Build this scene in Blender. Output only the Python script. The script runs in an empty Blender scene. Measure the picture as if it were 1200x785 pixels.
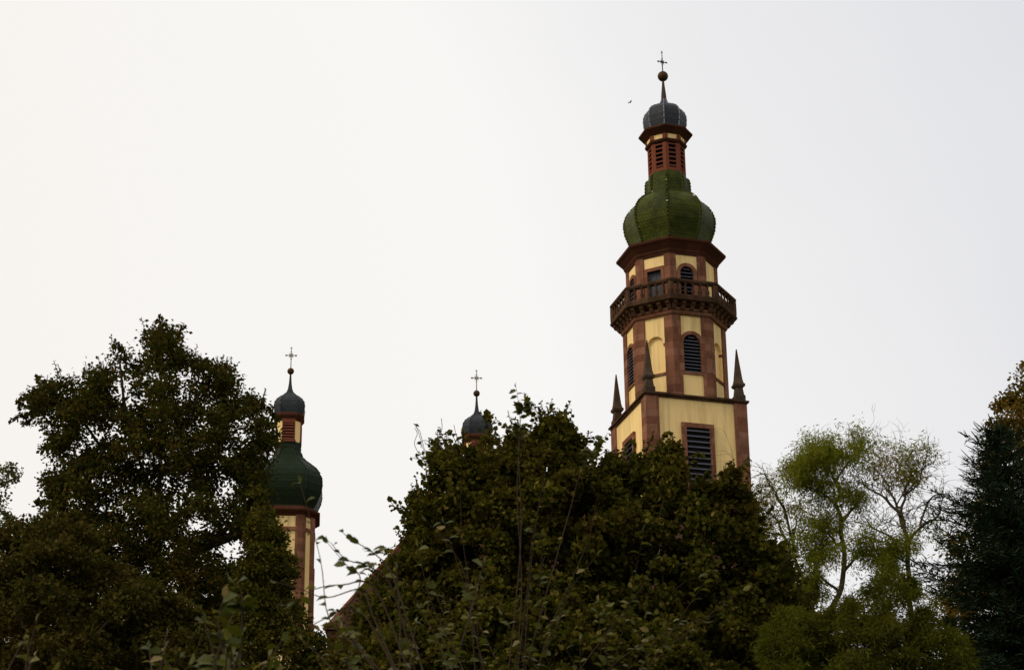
import bpy, math, random
import numpy as np
from mathutils import Matrix, Vector

# ------------------------------------------------------------------ camera
S = bpy.context.scene
COL = S.collection
PITCH, ROLL, FPX = 22.8, 0.67, 2500.0
CAMZ = 1.6
cam_d = bpy.data.cameras.new('camera')
cam = bpy.data.objects.new('camera', cam_d)
COL.objects.link(cam)
CM = (Matrix.Translation((0, 0, CAMZ)) @ Matrix.Rotation(math.radians(90 + PITCH), 4, 'X')
      @ Matrix.Rotation(math.radians(-ROLL), 4, 'Z'))
cam.matrix_world = CM
cam_d.sensor_width = 36.0
cam_d.lens = FPX / 1200 * 36
cam_d.clip_start = 0.1
cam_d.clip_end = 6000
cam_d.dof.use_dof = True
cam_d.dof.focus_distance = 105
cam_d.dof.aperture_fstop = 9.0
S.camera = cam

# ------------------------------------------------------------------ sky, sun, exposure
W = bpy.data.worlds.new('World')
S.world = W
W.use_nodes = True
SUN_EL, SUN_AZ = 38.0, -66.0        # azimuth measured from the view direction's back, to the left
wn = W.node_tree
wn.nodes.clear()
w_out = wn.nodes.new('ShaderNodeOutputWorld')
w_bg = wn.nodes.new('ShaderNodeBackground')
w_bg.inputs['Strength'].default_value = 0.1
w_sky = wn.nodes.new('ShaderNodeTexSky')
w_sky.sky_type = 'NISHITA'
w_sky.sun_disc = False
w_sky.sun_elevation = math.radians(SUN_EL)
w_sky.sun_rotation = math.radians(180 + 66)
w_hs = wn.nodes.new('ShaderNodeHueSaturation')
w_hs.inputs['Saturation'].default_value = 0.35
wn.links.new(w_sky.outputs[0], w_hs.inputs['Color'])
w_tc = wn.nodes.new('ShaderNodeTexCoord')
w_dot = wn.nodes.new('ShaderNodeVectorMath'); w_dot.operation = 'DOT_PRODUCT'
w_dot.inputs[1].default_value = (0.95, 0.0, 0.3)
wn.links.new(w_tc.outputs['Generated'], w_dot.inputs[0])
w_no = wn.nodes.new('ShaderNodeTexNoise')
w_no.inputs['Scale'].default_value = 3.0
w_no.inputs['Detail'].default_value = 4
wn.links.new(w_tc.outputs['Generated'], w_no.inputs['Vector'])
w_ma = wn.nodes.new('ShaderNodeMath'); w_ma.operation = 'MULTIPLY_ADD'
w_ma.inputs[1].default_value = 0.22
wn.links.new(w_no.outputs['Fac'], w_ma.inputs[0])
wn.links.new(w_dot.outputs['Value'], w_ma.inputs[2])
w_rp = wn.nodes.new('ShaderNodeValToRGB')
el = w_rp.color_ramp.elements
el[0].position = 0.0; el[0].color = (0.960, 0.928, 0.892, 1)
el[1].position = 0.47; el[1].color = (0.775, 0.78, 0.815, 1)
e = el.new(0.24); e.color = (0.968, 0.955, 0.935, 1)
wn.links.new(w_ma.outputs[0], w_rp.inputs[0])
w_sc = wn.nodes.new('ShaderNodeVectorMath'); w_sc.operation = 'SCALE'
w_sc.inputs['Scale'].default_value = 10.0
wn.links.new(w_rp.outputs['Color'], w_sc.inputs[0])
w_mx = wn.nodes.new('ShaderNodeMix'); w_mx.data_type = 'RGBA'
w_mx.inputs[0].default_value = 0.96
wn.links.new(w_hs.outputs[0], w_mx.inputs[6])
wn.links.new(w_sc.outputs[0], w_mx.inputs[7])
wn.links.new(w_mx.outputs[2], w_bg.inputs['Color'])
wn.links.new(w_bg.outputs[0], w_out.inputs[0])

sun_d = bpy.data.lights.new('sun', 'SUN')
sun_d.energy = 1.65
sun_d.angle = math.radians(16)
sun_d.color = (1.0, 0.90, 0.74)
sun = bpy.data.objects.new('sun', sun_d)
COL.objects.link(sun)
_a, _e = math.radians(-90 + SUN_AZ), math.radians(SUN_EL)
sv = Vector((math.cos(_a) * math.cos(_e), math.sin(_a) * math.cos(_e), math.sin(_e)))
sun.rotation_euler = sv.to_track_quat('Z', 'Y').to_euler()
sun.location = (0, 0, 150)

S.view_settings.view_transform = 'Standard'
S.view_settings.look = 'None'
S.view_settings.gamma = 1
S.view_settings.exposure = 0.0
S.render.engine = 'CYCLES'

# ------------------------------------------------------------------ pixel <-> world
CR = np.array(CM.to_3x3())
CP = np.array([0, 0, CAMZ])

def rays(px, py):
    px = np.atleast_1d(np.asarray(px, float)); py = np.atleast_1d(np.asarray(py, float))
    c = np.stack([(px - 600) / FPX, -(py - 392.5) / FPX, -np.ones_like(px)], 1)
    return c @ CR.T

def at(px, py, d):
    """points seen at a pixel whose world Y is d"""
    r = rays(px, py)
    return CP + r * (np.broadcast_to(np.asarray(d, float), (len(r),)) / r[:, 1])[:, None]

def project(p):
    q = (np.asarray(p, float) - CP) @ CR
    return 600 + FPX * q[0] / -q[2], 392.5 - FPX * q[1] / -q[2], -q[2]

# ------------------------------------------------------------------ materials
def new_mat(name):
    m = bpy.data.materials.new(name); m.use_nodes = True
    nt = m.node_tree
    nt.nodes['Principled BSDF'].inputs['Specular IOR Level'].default_value = 0.0
    return m, nt, nt.nodes['Principled BSDF']

def mixc(nt, fac, a, b, mode='MIX'):
    n = nt.nodes.new('ShaderNodeMix'); n.data_type = 'RGBA'; n.blend_type = mode
    for sock, val in ((0, fac), (6, a), (7, b)):
        if hasattr(val, 'is_output') or hasattr(val, 'node'):
            nt.links.new(val, n.inputs[sock])
        else:
            n.inputs[sock].default_value = val if sock == 0 else (*val, 1)
    return n.outputs[2]

def noise(nt, vec, scale, detail=5, rough=0.6):
    n = nt.nodes.new('ShaderNodeTexNoise')
    n.inputs['Scale'].default_value = scale
    n.inputs['Detail'].default_value = detail
    n.inputs['Roughness'].default_value = rough
    if vec is not None: nt.links.new(vec, n.inputs['Vector'])
    return n.outputs['Fac']

def ramp(nt, fac, stops):
    n = nt.nodes.new('ShaderNodeValToRGB')
    e = n.color_ramp.elements
    e[0].position, e[0].color = stops[0][0], (*stops[0][1], 1)
    e[1].position, e[1].color = stops[-1][0], (*stops[-1][1], 1)
    for p, c in stops[1:-1]:
        k = e.new(p); k.color = (*c, 1)
    nt.links.new(fac, n.inputs[0])
    return n.outputs['Color']

def stretch(nt, vec, sx, sy, sz):
    n = nt.nodes.new('ShaderNodeMapping')
    n.inputs['Scale'].default_value = (sx, sy, sz)
    nt.links.new(vec, n.inputs['Vector'])
    return n.outputs['Vector']

def objco(nt):
    return nt.nodes.new('ShaderNodeTexCoord').outputs['Object']

def bump(nt, b, h, strength=0.3, dist=0.02):
    n = nt.nodes.new('ShaderNodeBump')
    n.inputs['Strength'].default_value = strength
    n.inputs['Distance'].default_value = dist
    nt.links.new(h, n.inputs['Height'])
    nt.links.new(n.outputs['Normal'], b.inputs['Normal'])

def plaster_mat(name, c1, c2, stain):
    m, nt, b = new_mat(name)
    o = objco(nt)
    base = mixc(nt, noise(nt, o, 0.55), c1, c2)
    st = noise(nt, stretch(nt, o, 3.0, 3.0, 0.22), 1.0, 7, 0.65)
    f = ramp(nt, st, [(0.47, (0, 0, 0)), (0.74, (0.6, 0.6, 0.6))])
    col = mixc(nt, f, base, stain)
    nt.links.new(col, b.inputs['Base Color'])
    b.inputs['Roughness'].default_value = 0.9
    bump(nt, b, noise(nt, o, 9, 4), 0.25, 0.03)
    return m

def stone_mat(name, cols, dirt, course=0.42, dirt_lo=0.45, dirt_amt=0.8):
    """dressed stone: every course has its own tone, grime grows in patches"""
    m, nt, b = new_mat(name)
    o = objco(nt)
    sp = nt.nodes.new('ShaderNodeSeparateXYZ'); nt.links.new(o, sp.inputs[0])
    mu = nt.nodes.new('ShaderNodeMath'); mu.operation = 'DIVIDE'; mu.inputs[1].default_value = course
    nt.links.new(sp.outputs['Z'], mu.inputs[0])
    fl = nt.nodes.new('ShaderNodeMath'); fl.operation = 'FLOOR'; nt.links.new(mu.outputs[0], fl.inputs[0])
    fr = nt.nodes.new('ShaderNodeMath'); fr.operation = 'FRACT'; nt.links.new(mu.outputs[0], fr.inputs[0])
    wx = nt.nodes.new('ShaderNodeMath'); wx.operation = 'MULTIPLY_ADD'; wx.inputs[1].default_value = 1.3
    nt.links.new(sp.outputs['X'], wx.inputs[0]); nt.links.new(fl.outputs[0], wx.inputs[2])
    wf = nt.nodes.new('ShaderNodeMath'); wf.operation = 'FLOOR'; nt.links.new(wx.outputs[0], wf.inputs[0])
    cb = nt.nodes.new('ShaderNodeCombineXYZ')
    nt.links.new(wf.outputs[0], cb.inputs[0]); nt.links.new(fl.outputs[0], cb.inputs[2])
    wh = nt.nodes.new('ShaderNodeTexWhiteNoise'); nt.links.new(cb.outputs[0], wh.inputs['Vector'])
    c = ramp(nt, wh.outputs['Value'], [(0, cols[0]), (0.5, cols[1]), (1, cols[2])])
    jt = ramp(nt, fr.outputs[0], [(0.0, (0.65,) * 3), (0.07, (1,) * 3)])
    c = mixc(nt, 1.0, c, jt, 'MULTIPLY')
    g = noise(nt, stretch(nt, o, 1.2, 1.2, 0.5), 1.3, 7, 0.68)
    f = ramp(nt, g, [(dirt_lo, (0, 0, 0)), (dirt_lo + 0.27, (dirt_amt,) * 3)])
    c = mixc(nt, f, c, dirt)
    nt.links.new(c, b.inputs['Base Color'])
    b.inputs['Roughness'].default_value = 0.9
    bump(nt, b, noise(nt, o, 12, 5), 0.35, 0.03)
    return m

def tile_mat(name, c1, c2, moss, bw, rh, rough, mortar, moss_lo=0.48):
    m, nt, b = new_mat(name)
    b.inputs['Specular IOR Level'].default_value = 0.05
    uv = nt.nodes.new('ShaderNodeTexCoord').outputs['UV']
    o = objco(nt)
    br = nt.nodes.new('ShaderNodeTexBrick')
    nt.links.new(uv, br.inputs['Vector'])
    br.inputs['Color1'].default_value = (*c1, 1)
    br.inputs['Color2'].default_value = (*c2, 1)
    br.inputs['Mortar'].default_value = (*mortar, 1)
    br.inputs['Scale'].default_value = 1.0
    br.inputs['Mortar Size'].default_value = rh * 0.10
    br.inputs['Mortar Smooth'].default_value = 0.3
    br.inputs['Brick Width'].default_value = bw
    br.inputs['Row Height'].default_value = rh
    g = noise(nt, o, 0.7, 8, 0.72)
    f = ramp(nt, g, [(moss_lo, (0, 0, 0)), (moss_lo + 0.2, (0.85,) * 3)])
    c = mixc(nt, f, br.outputs['Color'], moss)
    nt.links.new(c, b.inputs['Base Color'])
    rr = ramp(nt, noise(nt, o, 5), [(0.3, (rough - 0.12,) * 3), (0.75, (rough + 0.2,) * 3)])
    nt.links.new(rr, b.inputs['Roughness'])
    inv = nt.nodes.new('ShaderNodeMath'); inv.operation = 'SUBTRACT'; inv.inputs[0].default_value = 1
    nt.links.new(br.outputs['Fac'], inv.inputs[1])
    bump(nt, b, inv.outputs[0], 0.6, 0.03)
    return m

def plain_mat(name, c1, c2, scale=6, rough=0.7, metal=0.0):
    m, nt, b = new_mat(name)
    o = objco(nt)
    nt.links.new(mixc(nt, noise(nt, o, scale), c1, c2), b.inputs['Base Color'])
    b.inputs['Roughness'].default_value = rough
    b.inputs['Metallic'].default_value = metal
    return m

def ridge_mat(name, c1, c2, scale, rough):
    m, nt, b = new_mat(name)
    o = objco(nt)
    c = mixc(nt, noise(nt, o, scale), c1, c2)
    f = ramp(nt, noise(nt, o, 2.3, 2, 0.5), [(0.66, (0, 0, 0)), (0.70, (1, 1, 1))])   # pale specks painted into the colour for glints along the ridges
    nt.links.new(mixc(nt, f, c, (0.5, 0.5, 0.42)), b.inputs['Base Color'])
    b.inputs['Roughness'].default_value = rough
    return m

def leaf_mat(name, stops, autumn, autumn_lo=0.62, transl=0.22, rough=0.6, spec=0.0, nscale=0.5):
    m, nt, b = new_mat(name)
    geo = nt.nodes.new('ShaderNodeNewGeometry')
    c = ramp(nt, geo.outputs['Random Per Island'], stops)
    o = objco(nt)
    g = noise(nt, o, nscale, 4, 0.7)
    f = ramp(nt, g, [(autumn_lo - 0.12, (0, 0, 0)), (autumn_lo + 0.14, (0.8,) * 3)])
    c = mixc(nt, f, c, autumn)
    nt.links.new(c, b.inputs['Base Color'])
    b.inputs['Roughness'].default_value = rough
    b.inputs['Specular IOR Level'].default_value = spec
    tr = nt.nodes.new('ShaderNodeBsdfTranslucent')
    nt.links.new(mixc(nt, 1.0, c, (1.25, 1.2, 0.5), 'MULTIPLY'), tr.inputs['Color'])
    mx = nt.nodes.new('ShaderNodeMixShader'); mx.inputs[0].default_value = transl
    nt.links.new(b.outputs[0], mx.inputs[1]); nt.links.new(tr.outputs[0], mx.inputs[2])
    nt.links.new(mx.outputs[0], nt.nodes['Material Output'].inputs['Surface'])
    return m

M = {}
M['cream'] = plaster_mat('cream_plaster', (0.90, 0.645, 0.285), (0.86, 0.605, 0.26), (0.36, 0.25, 0.11))
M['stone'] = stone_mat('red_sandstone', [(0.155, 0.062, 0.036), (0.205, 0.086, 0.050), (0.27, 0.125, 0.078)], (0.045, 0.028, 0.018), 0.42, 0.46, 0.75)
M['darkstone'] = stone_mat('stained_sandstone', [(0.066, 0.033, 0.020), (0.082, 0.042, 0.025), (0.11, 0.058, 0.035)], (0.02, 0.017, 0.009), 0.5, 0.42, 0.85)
M['weathered'] = stone_mat('weathered_stone', [(0.062, 0.040, 0.027), (0.078, 0.050, 0.034), (0.10, 0.066, 0.046)], (0.03, 0.026, 0.015), 0.5, 0.42, 0.8)
M['trim'] = stone_mat('painted_cornice', [(0.062, 0.024, 0.014), (0.070, 0.027, 0.016), (0.082, 0.032, 0.019)], (0.035, 0.02, 0.014), 0.6, 0.5, 0.6)
M['redwood'] = plain_mat('red_brown_timber', (0.20, 0.062, 0.035), (0.14, 0.045, 0.026), 4, 0.7)
M['louvre'] = plain_mat('grey_louvre_board', (0.10, 0.10, 0.12), (0.065, 0.065, 0.078), 3, 0.6)
M['dark'] = plain_mat('dark_interior', (0.012, 0.011, 0.012), (0.02, 0.018, 0.018), 3, 0.9)
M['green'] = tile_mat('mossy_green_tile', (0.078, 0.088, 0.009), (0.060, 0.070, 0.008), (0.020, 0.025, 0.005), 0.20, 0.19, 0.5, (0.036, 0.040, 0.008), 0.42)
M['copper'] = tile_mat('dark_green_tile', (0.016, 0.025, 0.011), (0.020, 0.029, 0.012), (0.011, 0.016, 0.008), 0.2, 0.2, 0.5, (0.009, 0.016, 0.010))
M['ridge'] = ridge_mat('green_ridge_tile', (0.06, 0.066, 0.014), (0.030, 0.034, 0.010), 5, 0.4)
M['slate'] = tile_mat('blue_grey_slate', (0.050, 0.053, 0.058), (0.036, 0.038, 0.043), (0.026, 0.027, 0.028), 0.22, 0.15, 0.42, (0.026, 0.028, 0.032), 0.56)
M['lead'] = plain_mat('grey_lead_flashing', (0.24, 0.25, 0.27), (0.14, 0.145, 0.16), 4, 0.5)
M['rust'] = plain_mat('oxidised_ball', (0.085, 0.045, 0.022), (0.05, 0.03, 0.018), 4, 0.5, 0.3)
M['spire'] = plain_mat('brown_grey_spire', (0.085, 0.055, 0.045), (0.06, 0.04, 0.034), 3, 0.6)
M['iron'] = plain_mat('weathered_iron', (0.12, 0.115, 0.115), (0.08, 0.078, 0.08), 4, 0.5, 0.4)
M['gold'] = plain_mat('weathered_gilt_iron', (0.30, 0.26, 0.20), (0.2, 0.175, 0.15), 4, 0.5, 0.3)
M['glass'] = plain_mat('dull_window_glass', (0.05, 0.055, 0.06), (0.09, 0.095, 0.10), 1.2, 0.15)
M['rooftile'] = tile_mat('old_clay_tile', (0.062, 0.022, 0.012), (0.046, 0.018, 0.010), (0.05, 0.033, 0.02), 0.3, 0.28, 0.75, (0.03, 0.016, 0.01), 0.5)
M['verge'] = plain_mat('red_clay_verge', (0.20, 0.075, 0.042), (0.14, 0.055, 0.032), 3, 0.75)
M['bark'] = plain_mat('dark_bark', (0.035, 0.025, 0.017), (0.06, 0.045, 0.03), 12, 0.9)
M['twig'] = plain_mat('grey_brown_twig', (0.065, 0.045, 0.03), (0.04, 0.028, 0.02), 8, 0.8)
M['willowbark'] = plain_mat('willow_bark', (0.095, 0.07, 0.04), (0.06, 0.044, 0.026), 8, 0.85)
M['bird'] = plain_mat('bird_feather', (0.42, 0.42, 0.43), (0.35, 0.35, 0.36), 20, 0.8)

M['lf_lime'] = leaf_mat('lime_leaf', [(0, (0.028, 0.031, 0.006)), (0.5, (0.042, 0.044, 0.008)), (0.85, (0.062, 0.056, 0.010)), (1, (0.11, 0.055, 0.014))], (0.085, 0.038, 0.010), 0.64)
M['lf_maple'] = leaf_mat('broad_leaf', [(0, (0.030, 0.032, 0.005)), (0.5, (0.052, 0.052, 0.008)), (0.85, (0.09, 0.078, 0.012)), (1, (0.15, 0.11, 0.024))], (0.08, 0.045, 0.010), 0.64, 0.25, 0.55, 0.0)
M['lf_olive'] = leaf_mat('olive_leaf', [(0, (0.034, 0.032, 0.007)), (0.6, (0.055, 0.050, 0.010)), (1, (0.085, 0.065, 0.018))], (0.075, 0.038, 0.012), 0.6)
M['lf_willow'] = leaf_mat('willow_leaf', [(0, (0.12, 0.145, 0.016)), (0.6, (0.155, 0.175, 0.022)), (1, (0.20, 0.19, 0.035))], (0.19, 0.17, 0.03), 0.6, 0.55)
M['lf_yellow'] = leaf_mat('yellowing_leaf', [(0, (0.12, 0.11, 0.025)), (0.6, (0.17, 0.13, 0.03)), (1, (0.24, 0.16, 0.05))], (0.2, 0.12, 0.04), 0.6, 0.4)
M['lf_shrub'] = leaf_mat('shrub_leaf', [(0, (0.048, 0.056, 0.007)), (0.6, (0.068, 0.076, 0.010)), (1, (0.10, 0.10, 0.017))], (0.08, 0.07, 0.011), 0.6, 0.35)
M['lf_spruce'] = leaf_mat('spruce_needle', [(0, (0.018, 0.030, 0.017)), (0.6, (0.027, 0.042, 0.023)), (1, (0.042, 0.06, 0.032))], (0.016, 0.024, 0.011), 0.6, 0.05)
M['lf_russet'] = leaf_mat('russet_leaf', [(0, (0.07, 0.058, 0.010)), (0.5, (0.11, 0.080, 0.014)), (1, (0.16, 0.10, 0.02))], (0.14, 0.062, 0.015), 0.58, 0.3)
M['lf_pale'] = leaf_mat('pale_leaf', [(0, (0.07, 0.085, 0.03)), (1, (0.11, 0.12, 0.05))], (0.1, 0.09, 0.04), 0.6, 0.3)
M['lf_fruit'] = leaf_mat('fruit_tree_leaf', [(0, (0.040, 0.046, 0.008)), (0.6, (0.060, 0.066, 0.012)), (0.9, (0.11, 0.105, 0.03)), (1, (0.20, 0.14, 0.06))], (0.085, 0.06, 0.016), 0.68, 0.3, 0.5, 0.10, 2.0)
M['grass'] = plain_mat('grass', (0.045, 0.06, 0.018), (0.075, 0.085, 0.03), 0.4, 0.95)

# ------------------------------------------------------------------ objects
def thing(name, label, cat, loc=(0, 0, 0), rotz=0.0, group=None):
    o = bpy.data.objects.new(name, None); COL.objects.link(o)
    o.empty_display_size = 0.3
    o.location = loc; o.rotation_euler = (0, 0, rotz)
    o['label'] = label; o['category'] = cat
    if group: o['group'] = group
    return o

class MB:
    def __init__(s): s.v = []; s.f = []; s.uv = {}
    def add(s, vs, fs, uvs=None):
        b = len(s.v); s.v += [tuple(map(float, p)) for p in vs]
        for i, f in enumerate(fs):
            s.f.append(tuple(b + k for k in f))
            if uvs: s.uv[len(s.f) - 1] = uvs[i]
    def box(s, x0, x1, y0, y1, z0, z1):
        s.add([(x0, y0, z0), (x1, y0, z0), (x1, y1, z0), (x0, y1, z0), (x0, y0, z1), (x1, y0, z1), (x1, y1, z1), (x0, y1, z1)],
              [(0, 3, 2, 1), (4, 5, 6, 7), (0, 1, 5, 4), (1, 2, 6, 5), (2, 3, 7, 6), (3, 0, 4, 7)])
    def fbox(s, F, u0, u1, z0, z1, d0, d1, tilt=0.0):
        """box in a wall face's frame; tilt drops the outer edge (louvre slat)"""
        vs = [F(u0, z0, d0), F(u1, z0, d0), F(u1, z0 - tilt, d1), F(u0, z0 - tilt, d1),
              F(u0, z1, d0), F(u1, z1, d0), F(u1, z1 - tilt, d1), F(u0, z1 - tilt, d1)]
        s.add(vs, [(0, 1, 2, 3), (4, 7, 6, 5), (0, 4, 5, 1), (1, 5, 6, 2), (2, 6, 7, 3), (3, 7, 4, 0)])
    def prism(s, poly, z0, z1):
        n = len(poly)
        vs = [(x, y, z0) for x, y in poly] + [(x, y, z1) for x, y in poly]
        fs = [(i, (i + 1) % n, n + (i + 1) % n, n + i) for i in range(n)]
        fs += [tuple(range(n - 1, -1, -1)), tuple(range(n, 2 * n))]
        s.add(vs, fs)
    def lathe(s, prof, n=8, rot=22.5, cx=0, cy=0, caps=True, angs=None):
        """prof = [(r, z)...] bottom to top; UVs run in metres"""
        L = [0]
        for (r0, z0), (r1, z1) in zip(prof, prof[1:]): L.append(L[-1] + math.hypot(r1 - r0, z1 - z0))
        vs = []; fs = []; uvs = []
        for r, z in prof:
            for k in range(n):
                a = math.radians(angs[k] if angs else rot + 360 * k / n)
                vs.append((cx + r * math.cos(a), cy + r * math.sin(a), z))
        rm = max(r for r, _ in prof); w = 2 * rm * math.sin(math.pi / n)
        for i in range(len(prof) - 1):
            f0 = prof[i][0] / rm * w / 2; f1 = prof[i + 1][0] / rm * w / 2
            for k in range(n):
                k2 = (k + 1) % n
                fs.append((i * n + k, i * n + k2, (i + 1) * n + k2, (i + 1) * n + k))
                c = k * w * 1.37
                uvs.append(((c - f0, L[i]), (c + f0, L[i]), (c + f1, L[i + 1]), (c - f1, L[i + 1])))
        if caps:
            fs.append(tuple(range(n - 1, -1, -1))); uvs.append(((0, 0),) * n)
            t = (len(prof) - 1) * n
            fs.append(tuple(range(t, t + n))); uvs.append(((0, 0),) * n)
        s.add(vs, fs, uvs)
    def tube(s, pts, r0, r1=None, n=6):
        if r1 is None: r1 = r0
        pts = [Vector(p) for p in pts]; m = len(pts); vs = []; fs = []
        for i, p in enumerate(pts):
            d = (pts[min(i + 1, m - 1)] - pts[max(i - 1, 0)]).normalized()
            a = d.orthogonal().normalized(); b = d.cross(a)
            r = r0 + (r1 - r0) * i / (m - 1)
            for k in range(n):
                t = 2 * math.pi * k / n
                vs.append(p + (a * math.cos(t) + b * math.sin(t)) * r)
        for i in range(m - 1):
            for k in range(n):
                fs.append((i * n + k, i * n + (k + 1) % n, (i + 1) * n + (k + 1) % n, (i + 1) * n + k))
        fs.append(tuple(range(n - 1, -1, -1))); fs.append(tuple(range((m - 1) * n, m * n)))
        s.add(vs, fs)
    def build(s, name, mat, parent=None, smooth=False):
        me = bpy.data.meshes.new(name); me.from_pydata(s.v, [], s.f)
        if s.uv:
            ul = me.uv_layers.new(name='UVMap')
            for p in me.polygons:
                u = s.uv.get(p.index)
                if u:
                    for li, q in zip(p.loop_indices, u): ul.data[li].uv = q
        me.materials.append(mat)
        if smooth:
            for p in me.polygons: p.use_smooth = True
        me.update()
        o = bpy.data.objects.new(name, me); COL.objects.link(o)
        if parent: o.parent = parent
        return o

def copy_of(o, parent, loc=None, rz=None):
    c = o.copy(); COL.objects.link(c); c.parent = parent
    if loc is not None: c.location = loc
    if rz is not None: c.rotation_euler = (0, 0, rz)
    return c

def kids(o): return [c for c in bpy.data.objects if c.parent == o]

def copy_tree(o, parent=None):
    c = o.copy(); COL.objects.link(c); c.parent = parent
    for ch in kids(o): copy_tree(ch, c)
    return c

def frame(deg, apo):
    a = math.radians(deg); nx, ny = math.cos(a), math.sin(a)
    def F(u, z, d): return (nx * (apo + d) - ny * u, ny * (apo + d) + nx * u, z)
    return F

def arch_pts(w, z_spring, n=10):
    """left springing -> crown -> right springing of a round arch of half width w"""
    return [(-w * math.cos(math.pi * k / n), z_spring + w * math.sin(math.pi * k / n)) for k in range(n + 1)]

def panel_with_arch(mb, F, hw, z0, z1, w, zs, zsp, d0, d1):
    """slab of wall (half width hw, z0..z1) pierced by an arched hole (half width w, sill zs, springing zsp)"""
    ap = arch_pts(w, zsp)
    def quad(a, b, c, d): mb.add([a, b, c, d], [(0, 1, 2, 3)])
    quad(F(-hw, z0, d1), F(hw, z0, d1), F(hw, zs, d1), F(-hw, zs, d1))
    quad(F(-hw, zs, d1), F(-w, zs, d1), F(-w, zsp, d1), F(-hw, zsp, d1))
    quad(F(w, zs, d1), F(hw, zs, d1), F(hw, zsp, d1), F(w, zsp, d1))
    xs = [(-hw, zsp)] + ap + [(hw, zsp)]
    for (u0, a0), (u1, a1) in zip(xs, xs[1:]):
        quad(F(u0, a0, d1), F(u1, a1, d1), F(u1, z1, d1), F(u0, z1, d1))
    hole = [(-w, zs)] + ap + [(w, zs)]
    for (u0, a0), (u1, a1) in zip(hole, hole[1:] + hole[:1]):
        quad(F(u0, a0, d1), F(u0, a0, d0), F(u1, a1, d0), F(u1, a1, d1))
    for (u0, a0), (u1, a1) in (((-hw, z0), (hw, z0)), ((hw, z0), (hw, z1)), ((hw, z1), (-hw, z1)), ((-hw, z1), (-hw, z0))):
        quad(F(u0, a0, d1), F(u1, a1, d1), F(u1, a1, d0), F(u0, a0, d0))

def arch_frame(mb, F, w0, w1, zs, zsp, d0, d1, foot=0.0):
    """stone surround between half widths w0 (hole) and w1, closed below by a sill"""
    a = [(-w0, zs)] + arch_pts(w0, zsp) + [(w0, zs)]
    b = [(-w1, zs - foot)] + arch_pts(w1, zsp) + [(w1, zs - foot)]
    for i in range(len(a) - 1):
        for p, q, r, s_ in ((F(*a[i], d1), F(*a[i + 1], d1), F(*b[i + 1], d1), F(*b[i], d1)),
                            (F(*b[i], d1), F(*b[i + 1], d1), F(*b[i + 1], d0), F(*b[i], d0)),
                            (F(*a[i + 1], d1), F(*a[i], d1), F(*a[i], d0), F(*a[i + 1], d0))):
            mb.add([p, q, r, s_], [(0, 1, 2, 3)])
    if foot: mb.fbox(F, -w1, w1, zs - foot, zs, d0, d1 + 0.003)

def slats(mb, F, hw, z0, z1, n, d0, d1, th, tilt, arch=None):
    st = (z1 - z0) / n
    for i in range(n):
        z = z0 + (i + 0.55) * st
        h = hw
        if arch and z > arch[1]:
            h = math.sqrt(max(arch[0] ** 2 - (z - arch[1] + 0.05) ** 2, 0.0)) - 0.01
            if h < 0.1: continue
        mb.fbox(F, -h, h, z, z + th, d0, d1, tilt)

def corner_pier(mb, deg, R, w, p, z0, z1, inset=0.05):
    """pilaster wrapped round an octagon corner; w along each face, p proud of it"""
    a = math.radians(deg); t = math.radians(22.5)
    V = np.array([math.cos(a), math.sin(a)])
    def tang(sgn):   # direction along the face leaving the corner
        b = a + sgn * (math.pi / 2 + t); return np.array([math.cos(b), math.sin(b)])
    def norm(sgn):
        b = a + sgn * t; return np.array([math.cos(b), math.sin(b)])
    c = V * R
    o = V * (R + p / math.cos(t))
    i = V * (R - inset / math.cos(t))
    l, r = tang(1), tang(-1)
    poly = [i + l * w, i, i + r * w, c + r * w + norm(-1) * p, o, c + l * w + norm(1) * p]
    mb.prism([tuple(q) for q in poly], z0, z1)

# ------------------------------------------------------------------ ground
mb = MB()
mb.add([(-3000, -3000, 0), (3000, -3000, 0), (3000, 3000, 0), (-3000, 3000, 0)], [(0, 1, 2, 3)])
g = mb.build('ground', M['grass']); g['kind'] = 'structure'

# ------------------------------------------------------------------ main tower
TD = 110.0
_p = at(789, 370, TD)[0]
TX = float(_p[0])

class Axis:
    """turns picture rows on a tower's axis into heights and pixel radii into metres"""
    def __init__(s, x, y): s.x, s.y = x, y
    def z(s, row):
        lo, hi = 0.0, 120.0
        for _ in range(50):
            m_ = (lo + hi) / 2
            if project((s.x, s.y, m_))[1] > row: lo = m_
            else: hi = m_
        return (lo + hi) / 2
    def r(s, row, px): return px * project((s.x, s.y, s.z(row)))[2] / FPX
    def prof(s, pts): return [(s.r(y, r), s.z(y)) for r, y in pts]

A = Axis(TX, TD)
phi = math.degrees(math.atan2(-TD, -TX))
ROTT = math.radians(phi + 22.5 - 1.4 + 90)
T = thing('church_tower', 'tallest cream and red sandstone bell tower with octagonal balcony and mossy green onion roof', 'church tower', (TX, TD, 0), ROTT)
C22 = math.cos(math.radians(22.5))

# --- square shaft
zq = A.z(486)
hs = A.r(486, 60.0)
mb = MB(); mb.box(-hs, hs, -hs, hs, 0, zq - 0.2)
mb.build('shaft_wall', M['cream'], T)
pw, pp = 0.66, 0.09
for sx in (-1, 1):
    for sy in (-1, 1):
        mb = MB()
        xi, xo = hs - pw, hs + pp
        poly = [(sx * (hs - 0.1), sy * (hs - 0.1)), (sx * (hs - 0.1), sy * xo * 0 + sy * xi), (sx * xo, sy * xi), (sx * xo, sy * xo), (sx * xi, sy * xo), (sx * xi, sy * (hs - 0.1))]
        if sx * sy < 0: poly = poly[::-1]
        mb.prism(poly, 0, zq - 0.2)
        mb.build('corner_pilaster', M['stone'], T)
mb = MB()
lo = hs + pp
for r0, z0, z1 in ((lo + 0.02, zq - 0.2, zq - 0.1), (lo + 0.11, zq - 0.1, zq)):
    mb.box(-r0, r0, -r0, r0, z0, z1)
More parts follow.
